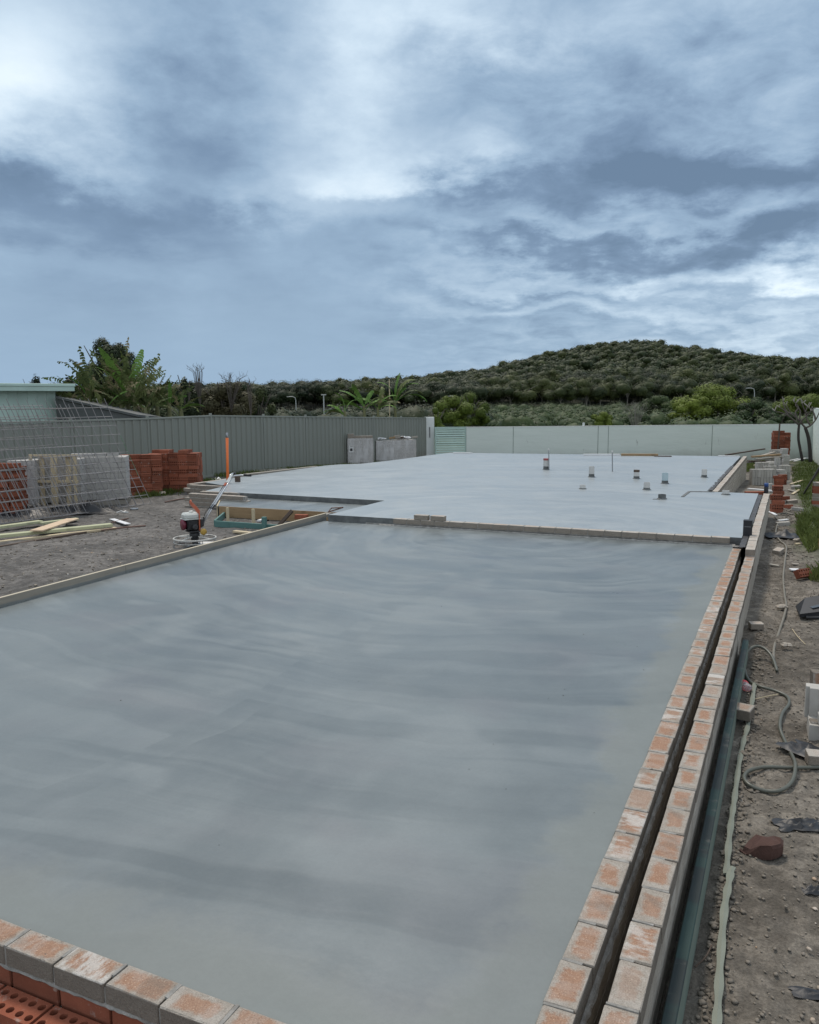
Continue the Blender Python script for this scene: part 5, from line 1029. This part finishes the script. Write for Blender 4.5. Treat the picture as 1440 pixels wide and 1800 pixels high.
def leafcloud(centers, radii, n, size, up_bias=.35, shell=.6):
    """n leaf quads spread through clumps"""
    C = np.asarray(centers, float); R = np.asarray(radii, float); wt = (R[:, 0]*R[:, 1]+R[:, 0]*R[:, 2]); k = rng.choice(len(C), n, p=wt/wt.sum())
    d_ = rng.standard_normal((n, 3)); d_[:, 2] += .25; d_ /= np.linalg.norm(d_, axis=1)[:, None]; rad = (shell+(1-shell)*rng.random(n)**.5)*(1+.10*rng.standard_normal(n)); P_ = C[k]+d_*R[k]*rad[:, None]
    nrm = d_*1.5+rng.standard_normal((n, 3))*.22; nrm[:, 2] += up_bias; nrm /= np.linalg.norm(nrm, axis=1)[:, None]
    t = np.cross(nrm, rng.standard_normal((n, 3))); t /= np.linalg.norm(t, axis=1)[:, None]; b_ = np.cross(nrm, t); s_ = size*rng.uniform(.5, 1.3, n)[:, None]; s2 = s_*rng.uniform(.45, .9, n)[:, None]
    V = np.stack([P_-t*s_, P_-b_*s2, P_+t*s_, P_+b_*s2], 1).reshape(-1, 3); return V, np.arange(n*4).reshape(n, 4)
def blobs_(C, R, k=.86, nu=9, nv=5):
    V = []; Fq = []; off = 0; u = np.arange(nu)*2*math.pi/nu; t = np.linspace(.12, math.pi-.12, nv)
    base = np.array([(math.sin(b)*math.cos(a), math.sin(b)*math.sin(a), math.cos(b)) for b in t for a in u]); q = np.array([(j*nu+i, (j+1)*nu+i, (j+1)*nu+(i+1) % nu, j*nu+(i+1) % nu) for j in range(nv-1) for i in range(nu)])
    for c, rr in zip(C, R): V.append(base*(1+.06*rng.standard_normal((len(base), 1)))*np.array(rr)*k+np.array(c)); Fq.append(q+off); off += len(base)
    return np.concatenate(V), np.concatenate(Fq)
def join_(*parts):
    V = []; Q = []; off = 0
    for v, q in parts: V.append(v); Q.append(q+off); off += len(v)
    return np.concatenate(V), np.concatenate(Q)
def clumps(w, h, z0, n, fr=.42):
    """clump centres and radii filling a domed crown"""
    C = []; R = []
    for i in range(n):
        while 1:
            p = rng.uniform(-1, 1, 3)
            if p@p < 1 and p[2] > -.55: break
        r = fr*rng.uniform(.6, 1.15); C.append((p[0]*w/2*(1-fr*.5), p[1]*w/2*(1-fr*.5), z0+h/2+p[2]*h/2*(1-fr*.5))); R.append((r*w/2, r*w/2, max(r*h/2*.8, min(r*h/2*1.25, r*w/2*.72))))
    return C, R
def trunk_mesh(h, w, th, nb=4, mat='bark', z0=0.):
    m_ = MB(); m_.tube([(0, 0, -.3), (rng.uniform(-.1, .1)*th*4, 0, h*.4), (rng.uniform(-.2, .2)*w*.3, rng.uniform(-.2, .2)*w*.2, h*.75)], [th, th*.7, th*.4], 7)
    for i in range(nb):
        a = 6.28*i/nb+rng.uniform(0, 1); m_.tube([(0, 0, h*rng.uniform(.3, .5)), (math.cos(a)*w*.15, math.sin(a)*w*.15, h*.7), (math.cos(a)*w*.34, math.sin(a)*w*.34, h*rng.uniform(.8, .95))], [th*.45, th*.3, th*.12], 5)
    return m_.mesh('trunk', mat)
def tree(name, label, cat, p, h, w, mat, nleaf, size, ncl=9, z0=.25, bark='bark', th=.12, group=None, fr=.42, solid=True):
    t_ = thing(name, label, cat, p, 0, group); C, R = clumps(w, h*(1-z0), h*z0, ncl, fr); V, Fq = leafcloud(C, R, int(nleaf*1.35), size*.95); V, Fq = (V, Fq) if not solid else join_((V, Fq), blobs_(C, R, .58)); link('crown', npmesh('crown', V, Fq, mat), t_); link('trunk', trunk_mesh(h, w, th, 5, bark), t_); return t_
def tpx(name, label, cat, px, ytop, zc, wpx, mat, nleaf, size, hk=1.06, **k):
    base = atc(px, 740, zc); gz_ = float(gz(base.x, base.y)); top = atc(px, ytop, zc); return tree(name, label, cat, (base.x, base.y, gz_-.1), (top.z-gz_+.1)*hk, wpx*zc/F, mat, nleaf, size, **k)
# near trees behind fence, left
tpx('sheoak_tree', 'tall dark feathery tree above the banana clump at left', 'tree', 193, 609, 38, 104, 'dark_leaf', 15000, .06, solid=False, hk=1.13, ncl=34, z0=.30, fr=.27, th=.14)
tpx('shrub', 'small dark shrub between the shed roof and the banana clump', 'shrub', 120, 668, 34, 50, 'dark_leaf', 1500, .08, ncl=8, z0=.2); tpx('shrub', 'small dark treetop showing above the mint shed roof', 'shrub', 60, 661, 60, 40, 'dark_leaf', 900, .12, ncl=8, z0=.2)
tpx('bushy_tree', 'brownish green bushy tree right of the banana clump', 'tree', 395, 668, 34, 110, 'dry_leaf', 12000, .05, ncl=22, z0=.1, fr=.34); tpx('bushy_tree', 'dark twiggy bush just right of the left banana clump', 'tree', 333, 655, 32, 62, 'dark_leaf', 6000, .05, ncl=16, z0=.1, fr=.32); tpx('bushy_tree', 'dull green bush behind the fence left of the street lamp', 'tree', 455, 690, 40, 70, 'gum_leaf', 6500, .06, ncl=14, z0=.05, fr=.34)
tpx('shrub', 'dark undergrowth shrub behind the left part of the banana clump', 'shrub', 165, 678, 31, 95, 'scrub_leaf', 7000, .055, ncl=16, z0=.02); tpx('shrub', 'green undergrowth shrub beneath the right banana leaves at left', 'shrub', 262, 682, 30, 110, 'scrub_leaf', 8000, .055, ncl=18, z0=.02)
# bare twigs
def twigs(label, px, y0, y1, zc, spread, n, mat='bark', name='bare_branches'):
    b = atc(px, y0, zc); t_ = atc(px, y1, zc); hh = t_.z-b.z; m_ = MB()
    for i in range(n):
        a = rng.uniform(0, 6.28); r = spread*rng.random(); tip = Vector((math.cos(a)*r, math.sin(a)*r, hh*rng.uniform(.6, 1.0))); md_ = tip*.5+Vector((rng.uniform(-.1, .1), rng.uniform(-.1, .1), hh*.12)); m_.tube([(0, 0, -1.), md_, tip], [.014, .009, .004], 4)
        for _ in range(3): q = md_.lerp(tip, rng.random()); e_ = q+Vector((rng.uniform(-.25, .25), rng.uniform(-.25, .25), rng.uniform(.1, .35)))*spread*.8; m_.tube([q, e_], [.006, .003], 3)
    return prop(m_.build(name, mat, loc=b), label, 'branches')
twigs('bare grey twigs rising out of the dark bush right of the bananas', 350, 668, 638, 31.5, .55, 12); twigs('bare twigs rising above the brownish bush', 405, 680, 655, 33, .9, 14); twigs('thin bare twigs at the right end of the brownish bush', 440, 692, 662, 33, .5, 8)
def banana_leaf(L, w, droop, tear, n=22, fold=.35):
    m_ = MB(); d_ = []; ang = 0; x = 0; z = 0; pts = []
    for i in range(n+1): t = i/n; pts.append((x, z)); a_ = droop*t*t; x += L/n*math.sin(a_+.0); z += L/n*math.cos(a_)
    m_.tube([(0, px_, pz) for px_, pz in pts], [max(.003, .018*(1-i/n)) for i in range(n+1)], 4)
    for s_ in (-1, 1):
        for i in range(n):
            t = (i+.5)/n
            if t < .12: continue
            ww = w/2*(math.sin(math.pi*min(1, (t-.08)/.95))**.55)*rng.uniform(1-tear, 1); (x0, z0), (x1, z1) = pts[i], pts[i+1]; gap = (1-.6*tear*rng.random()) ; x1 = x0+(x1-x0)*gap; z1 = z0+(z1-z0)*gap
            dr = ww*fold*rng.uniform(.4, 1.6); nx_ = math.cos(droop*t*t); 
            m_.add([(0, x0, z0), (0, x1, z1), (s_*ww*.6, x1+.0, z1-dr*.35), (s_*ww*.6, x0, z0-dr*.35), (s_*ww*rng.uniform(.9, 1.), x1-dr*.2, z1-dr), (s_*ww, x0-dr*.2, z0-dr)], [(0, 1, 2, 3), (3, 2, 4, 5)])
    return m_
BLM = []
for i in range(12): BLM.append(banana_leaf(1.0, .23, rng.uniform(.2, 1.7), .85).mesh('leaf', 'banana_leaf'))
BLF = [banana_leaf(1.0, .21, rng.uniform(.4, 1.3), .2).mesh('leaf', 'fresh_banana_leaf') for _ in range(3)]
BLA = [banana_leaf(1.0, .22, rng.uniform(1.2, 2.3), .4).mesh('leaf', 'fresh_banana_leaf' if i % 3 else 'banana_leaf') for i in range(7)]
def banana(label, px, ystem, zc, leaves, n_extra=13, L=(1.4, 2.1), fresh=.15, group='banana plants behind the fence'):
    top = atc(px, ystem, zc); g0 = float(gz(top.x, top.y)); t_ = thing('banana_plant', label, 'banana plant', (top.x, top.y, g0), 0, group); hs = top.z-g0
    MB().tube([(0, 0, 0), (.05, 0, hs*.5), (0, 0, hs)], [.13, .10, .06], 8).build('stem', 'banana_stem', t_)
    al = list(leaves)+[(rng.uniform(-70, 70), rng.uniform(*L), rng.uniform(0, 360)) for _ in range(n_extra)]
    for (tilt, Ln, az) in al:
        az = (-90 if tilt > 0 else 90)+az*.3+rng.uniform(-35, 35)
        # tilt = lean in picture plane (deg, + to the right), az = extra turn about own axis
        R_ = Matrix.Rotation(YAW, 4, 'Z')@Matrix.Rotation(math.radians(tilt), 4, 'Y')@Matrix.Rotation(math.radians(rng.uniform(-25, 25)), 4, 'X')@Matrix.Rotation(math.radians(az), 4, 'Z')
        o = link('leaf', random.choice(BLF if rng.random() < fresh*.4 else (BLA if group.endswith('part of the fence') else BLM)), t_); o.matrix_local = Matrix.Translation((0, 0, hs-rng.uniform(0, .3)))@R_@Matrix.Diagonal((Ln*.95, Ln, Ln, 1))
banana('leftmost banana plant with a dark torn leaf pointing left', 160, 705, 28, [(-42, 1.5, 0), (-60, 1.4, 90), (-20, 1.3, 180), (15, 1.4, 0)]); banana('banana plant in front of the feathery tree', 197, 700, 28.5, [(-25, 1.75, 0), (-48, 1.6, 20), (5, 1.3, 200), (-10, 1.6, 90)])
banana('banana plant with a bright upright young leaf', 224, 695, 28, [(2, 1.0, 0), (-30, 1.6, 0), (30, 1.0, 90)], fresh=.4); banana('banana plant with the tall torn leaf reaching up right', 236, 694, 27.5, [(33, 1.65, 180), (12, 1.0, 0), (50, 1.2, 90)], 5); banana('banana plant with broad leaves at the right of the left clump', 275, 700, 28.5, [(-30, 1.1, 0), (20, 1.0, 0), (60, 1.1, 0)], 6, (.9, 1.3)); banana('drooping banana plant beside the twiggy bush', 318, 718, 28, [(-40, 1.0, 0), (45, .9, 0), (70, 1., 0)], 5, (.8, 1.1)); banana('banana plant hanging over the low grey roof', 185, 722, 27.5, [(-65, 1.5, 0), (-50, 1.2, 0), (60, 1.2, 0)], 6, (1., 1.4)); banana('low banana sucker in the middle of the left clump', 255, 716, 27.5, [(-20, 1., 0), (20, 1., 0)], 6, (.9, 1.2))
banana('ragged banana plant at the right end of the left clump', 297, 705, 28.2, [(-25, 1.1, 0), (25, 1.1, 0)], 8, (.9, 1.3)); banana('banana plant in the dense middle of the left clump', 212, 706, 27.6, [(-50, 1.6, 0), (40, 1.5, 0)], 9, (1.2, 1.7)); banana('banana plant behind the end of the low roof', 258, 704, 28.8, [(-35, 1.3, 0), (28, 1.3, 0)], 9, (1.0, 1.5))
GM = 'banana plants behind the far part of the fence'
banana('middle clump banana plant with leaves arching far to the right', 694, 705, 46, [(35, 2.2, 0), (60, 2.1, 0), (-30, 2.0, 0), (-50, 2.0, 180), (5, 1.6, 0), (20, 1.4, 180)], 5, (1.5, 2.), .5, GM); banana('middle clump banana plant with one broad leaf arching left', 640, 714, 45, [(-60, 1.9, 0), (-40, 1.7, 0), (-10, 1.6, 0), (40, 1.6, 0)], 5, (1.2, 1.7), .5, GM); banana('low banana plant at the left of the middle clump', 606, 722, 44, [(-60, 1.3, 0), (-35, 1.2, 0), (15, 1.1, 0)], 4, (.9, 1.3), .5, GM); banana('banana plant in the centre of the middle clump with brown leaves', 664, 716, 45, [(-15, 1.5, 0), (25, 1.5, 0), (60, 1.2, 0)], 5, (1.1, 1.6), .2, GM)
for (px, yt, zc, wp, mt, lab) in ((800, 697, 52, 80, 'bright_leaf', 'bright green rounded tree behind the gate'), (832, 692, 56, 66, 'bright_leaf', 'taller bright green tree right of the gate'), (768, 718, 50, 44, 'bright_leaf', 'small yellow green bush behind the gate column'), (1057, 722, 62, 50, 'bright_leaf', 'small bright green bush above the middle of the boundary wall')):
    tpx('leafy_tree', lab, 'tree', px, yt, zc, wp, mt, 9000, .06, ncl=15, z0=.12, fr=.34)
for (px, yt, zc, wp, mt, lab) in ((1262, 683, 75, 150, 'bright_leaf', 'wide bright green tree crown over the right part of the wall'), (1215, 697, 72, 90, 'bright_leaf', 'rounded green tree left of the wide crown'), (1320, 698, 70, 80, 'scrub_leaf', 'darker green tree right of the wide crown'), (1160, 701, 90, 90, 'scrub_leaf', 'mid green tree behind the bare grey bush'), (1405, 697, 80, 110, 'bright_leaf', 'green tree behind the bare tree at right edge'), (1120, 728, 70, 60, 'scrub_leaf', 'low grey green bush above the wall joint'), (1370, 722, 65, 60, 'scrub_leaf', 'low bush left of the bare tree')):
    tpx('leafy_tree', lab, 'tree', px, yt, zc, wp, mt, 11000, .085, ncl=16, z0=.05, fr=.32)
twigs('bare grey bush between the green trees above the wall', 1118, 745, 706, 66, 1.6, 40, 'pale_bark')
# low scrub behind wall
C = []; R = []
for i in range(700):
    px = rng.uniform(840, 1500); zc = rng.uniform(60, 232); p = atc(px, 720, zc); g0 = float(gz(p.x, p.y)); r = rng.uniform(.9, 2.0)*(.6+zc/230.); C.append((p.x, p.y, g0+r*.35)); R.append((r, r, r*rng.uniform(.5, .9)))
V, Fq = join_(leafcloud(C, R, 150000, .10, .78), blobs_(C, R, .62)); prop(link('scrub', npmesh('scrub', V, Fq, 'scrub_leaf')), kind='stuff')
C = []; R = []
for i in range(330):
    px = rng.uniform(-150, 860); zc = rng.uniform(60, 232); p = atc(px, 720, zc); g0 = float(gz(p.x, p.y)); r = rng.uniform(1.2, 2.6); C.append((p.x, p.y, g0+r*.3)); R.append((r, r, r*rng.uniform(.6, .9)))
V, Fq = join_(leafcloud(C, R, 70000, .12, .85), blobs_(C, R, .72)); prop(link('scrub', npmesh('scrub', V, Fq, 'dark_leaf')), kind='stuff')

# hill and forest
RID = [(-700, 690), (0, 690), (250, 684), (450, 676), (620, 668), (700, 664), (780, 654), (850, 643), (900, 634), (960, 621), (1010, 611), (1060, 605), (1110, 604), (1170, 607), (1230, 614), (1300, 621), (1370, 626), (1440, 626), (1700, 640), (2200, 660)]
fh = np.array([_f[0], _f[1]])/math.hypot(_f[0], _f[1]); rh = np.array([fh[1], -fh[0]])
def ridge_h(px): y = np.interp(px, [a for a, b in RID], [b for a, b in RID]); hzn = 705.8-.0086*(px-720); return (hzn-y)/F*450
D0, D1 = 235., 450.
def hillz(px, zc):
    t = np.clip((zc-D0)/(D1-D0), 0, 1); hh = np.maximum(ridge_h(px)+H-10.3, .0); bump = 1.2*np.sin(px*.013+zc*.03)*t
    return -1.2+(hh+1.2)*(np.sin(t*math.pi/2)**1.15)+bump-np.maximum(zc-D1, 0)*.09
pxs = np.linspace(-900, 2400, 150); zcs = np.concatenate([np.linspace(D0-5, D1, 30), np.linspace(D1+15, D1+150, 8)])
PX, ZC = np.meshgrid(pxs, zcs); LX = (PX-CX)/F*ZC; Xh = rh[0]*LX+fh[0]*ZC; Yh = rh[1]*LX+fh[1]*ZC; Zh = hillz(PX, ZC)
I_ = np.arange(PX.size).reshape(PX.shape); Q_ = np.stack([I_[:-1, :-1].ravel(), I_[:-1, 1:].ravel(), I_[1:, 1:].ravel(), I_[1:, :-1].ravel()], 1)
prop(link('hill', npmesh('hill', np.stack([Xh.ravel(), Yh.ravel(), Zh.ravel()], 1), Q_, 'undergrowth', True)), kind='structure')
cand = []
zc = D0
while zc < D1+8:
    sp = 7.6*F/zc; px = -230+rng.uniform(0, sp)
    while px < 1640:
        q = px+rng.uniform(-.35, .35)*sp; z_ = zc+rng.uniform(-2.6, 2.6); cand.append((q, z_)); px += sp*rng.uniform(.8, 1.25)
    zc += 7.4
kinds = []
for kx in range(8):
    w = rng.uniform(10, 14); h = rng.uniform(8.5, 11.0); C, R = clumps(w, h*.8, h*.15, 10, .46); mt = ['gum_leaf', 'dark_leaf', 'gum_leaf', 'gum_leaf'][kx % 4]
    C, R = C+[(a*.8+rng.uniform(-1, 1), b*.8+rng.uniform(-1, 1), c*1.02) for a, b, c in C], R+[(a*.62, b*.62, c*.62) for a, b, c in R]; bl_ = blobs_(C, R, .66); V, Fq = join_(leafcloud(C, R, 4200, .18, .72), bl_); V2, F2 = join_(leafcloud(C, R, 820, .34, .76), blobs_(C, R, .68, 7, 4)); kinds.append((npmesh('crown', V, Fq, mt), trunk_mesh(h*.8, w, .2, 4, 'pale_bark'), V2, F2, mt, h, w))
front = []; rest = []
for (px, zc) in cand:
    (front if (zc < D0+34 and -20 < px < 1460) else rest).append((px, zc))
front.sort(key=lambda c: c[1]); print('trees', len(front), len(rest))
rest += front[280:]; front = front[:280]
marks = ['behind the fence at left', 'behind the fence by the lamp posts', 'above the middle banana plants', 'above the gate and bright trees', 'at the foot of the hill', 'on the lower right slope']
def xy(px, zc): lx = (px-CX)/F*zc; return rh[0]*lx+fh[0]*zc, rh[1]*lx+fh[1]*zc
for i, (px, zc) in enumerate(front):
    k = int(rng.integers(8)) if px > 880 or rng.random() < .35 else (1, 5)[int(rng.integers(2))]; cm, tm, _, _, mt, h, w = kinds[k]; x, y = xy(px, zc); seg = min(5, max(0, int((px+40)/250)))
    lab = ('olive' if mt == 'gum_leaf' else 'dark green' if mt == 'dark_leaf' else 'mid green')+' gum tree in the far forest '+marks[seg]
    t_ = thing('gum_tree', lab, 'tree', (x, y, float(hillz(px, zc))), rng.uniform(0, 6.3), lab.replace(' tree', ' trees')); s_ = rng.uniform(.85, 1.2)*(1. if px > 750 else .97); t_.scale = (s_, s_, s_); link('crown', cm, t_); link('trunk', tm, t_)
byk = {}
for (px, zc) in rest:
    k = int(rng.integers(8)) if px > 880 or rng.random() < .35 else (1, 5)[int(rng.integers(2))]; byk.setdefault(kinds[k][4], []).append((k, px, zc))
for mt, lst in byk.items():
    VV = []; FF = []; off = 0
    for (k, px, zc) in lst:
        V2, F2 = kinds[k][2], kinds[k][3]; s_ = rng.uniform(.86, 1.2)
        a = rng.uniform(0, 6.3); x, y = xy(px, zc); c, s = math.cos(a), math.sin(a)
        VV.append(np.stack([(V2[:, 0]*c-V2[:, 1]*s)*s_+x, (V2[:, 0]*s+V2[:, 1]*c)*s_+y, V2[:, 2]*s_*.9+float(hillz(px, zc))], 1)); FF.append(F2+off); off += len(V2)
    prop(link('forest', npmesh('forest', np.concatenate(VV), np.concatenate(FF), mt)), kind='stuff')

# street lamps and poles
def lamp(label, px, ytop, zc, arm, r=.065):
    b = atc(px, ytop, zc); g0 = -1.; t_ = thing('street_lamp', label, 'street lamp', (b.x, b.y, g0), YAW, 'street lamps beyond the site'); h = b.z-g0
    MB().tube([(0, 0, 0), (0, 0, h-.6)], [r, r*.8], 8).build('pole', 'lamp_metal', t_); MB().tube([(0, 0, h-.6), (arm*.1, 0, h-.15), (arm*.5, 0, h), (arm, 0, h)], r*.7, 6).build('arm', 'lamp_metal', t_); MB().box((arm*1.15, 0, h-.02), (abs(arm)*.35, .16, .07), None, .02).build('lamp_head', 'lamp_metal', t_)
lamp('pale street lamp behind the fence left of the slim pole', 520, 697, 110, -.9); lamp('faint street lamp behind the bright tree by the gate', 802, 696, 120, -.9); lamp('curved street lamp over the wide green tree crown at right', 1327, 682, 110, -.9)
b = atc(569, 694, 110); t_ = thing('utility_pole', 'slim grey pole with a small head right of the street lamp', 'pole', (b.x, b.y, -1.)); MB().tube([(0, 0, 0), (0, 0, b.z+1)], .08, 8).build('pole', 'lamp_metal', t_); MB().box((.0, 0, b.z+1.0), (.7, .2, .12), None, .02).build('lamp_head', 'lamp_metal', t_)
b = atc(684.5, 667, 60); t_ = thing('timber_pole', 'thin pale pole rising above the middle banana plants', 'pole', (b.x, b.y, -.8)); MB().tube([(0, 0, 0), (0, 0, b.z+.8)], .04, 8).build('pole', 'pine', t_)

# bare frangipani tree at right
fz = 32.5; t_ = thing('frangipani_tree', 'bare twisted tree with two dark stems at the right edge', 'tree', gnd(1424, 812)); o0 = Vector(t_.location)
segs = [([(1411, 811), (1407, 790), (1404, 773), (1404, 757), (1405, 747)], .055, .045), ([(1425, 812), (1424, 790), (1421, 768), (1416, 752)], .075, .06)]
br = [[(1405, 747), (1396, 739), (1386, 731), (1378, 727), (1362, 722)], [(1405, 747), (1411, 738), (1420, 730), (1426, 722)], [(1416, 752), (1410, 745), (1402, 736), (1392, 728), (1382, 712)], [(1416, 752), (1425, 748), (1434, 738), (1440, 726), (1446, 712)], [(1410, 745), (1406, 735), (1407, 722), (1399, 713), (1400, 708)], [(1392, 728), (1384, 724), (1378, 712), (1377, 706)], [(1425, 748), (1419, 738), (1416, 726), (1420, 714)], [(1386, 731), (1380, 722), (1371, 716)], [(1434, 738), (1430, 724), (1422, 716)], [(1420, 730), (1414, 720), (1410, 709)], [(1404, 740), (1398, 726), (1404, 716), (1396, 706)]]
m_ = MB()
for (pp, r0, r1) in segs: n = len(pp); m_.tube(spline([atc(x, y, fz)-o0 for x, y in pp], 3), [r0+(r1-r0)*i/(3*(n-1)) for i in range(3*(n-1)+1)], 8)
m_.build('trunk', 'dark_bark', t_, True); m_ = MB()
for k, pp in enumerate(br):
    n = len(pp); dz_ = rng.uniform(-.6, .6); m_.tube(spline([atc(x, y, fz+dz_*i/n)-o0 for i, (x, y) in enumerate(pp)], 3), [.042-.028*i/(3*(n-1)) for i in range(3*(n-1)+1)], 6)
m_.build('branches', 'bark', t_, True)
m_ = MB()
for k, pp in enumerate(br):
    q = atc(*pp[-1], fz)-o0
    for _ in range(3): m_.tube([q, q+Vector((rng.uniform(-.15, .15), rng.uniform(-.1, .1), rng.uniform(.05, .2)))], [.014, .02], 5)
m_.build('branch_tips', 'pale_bark', t_, kind='stuff')
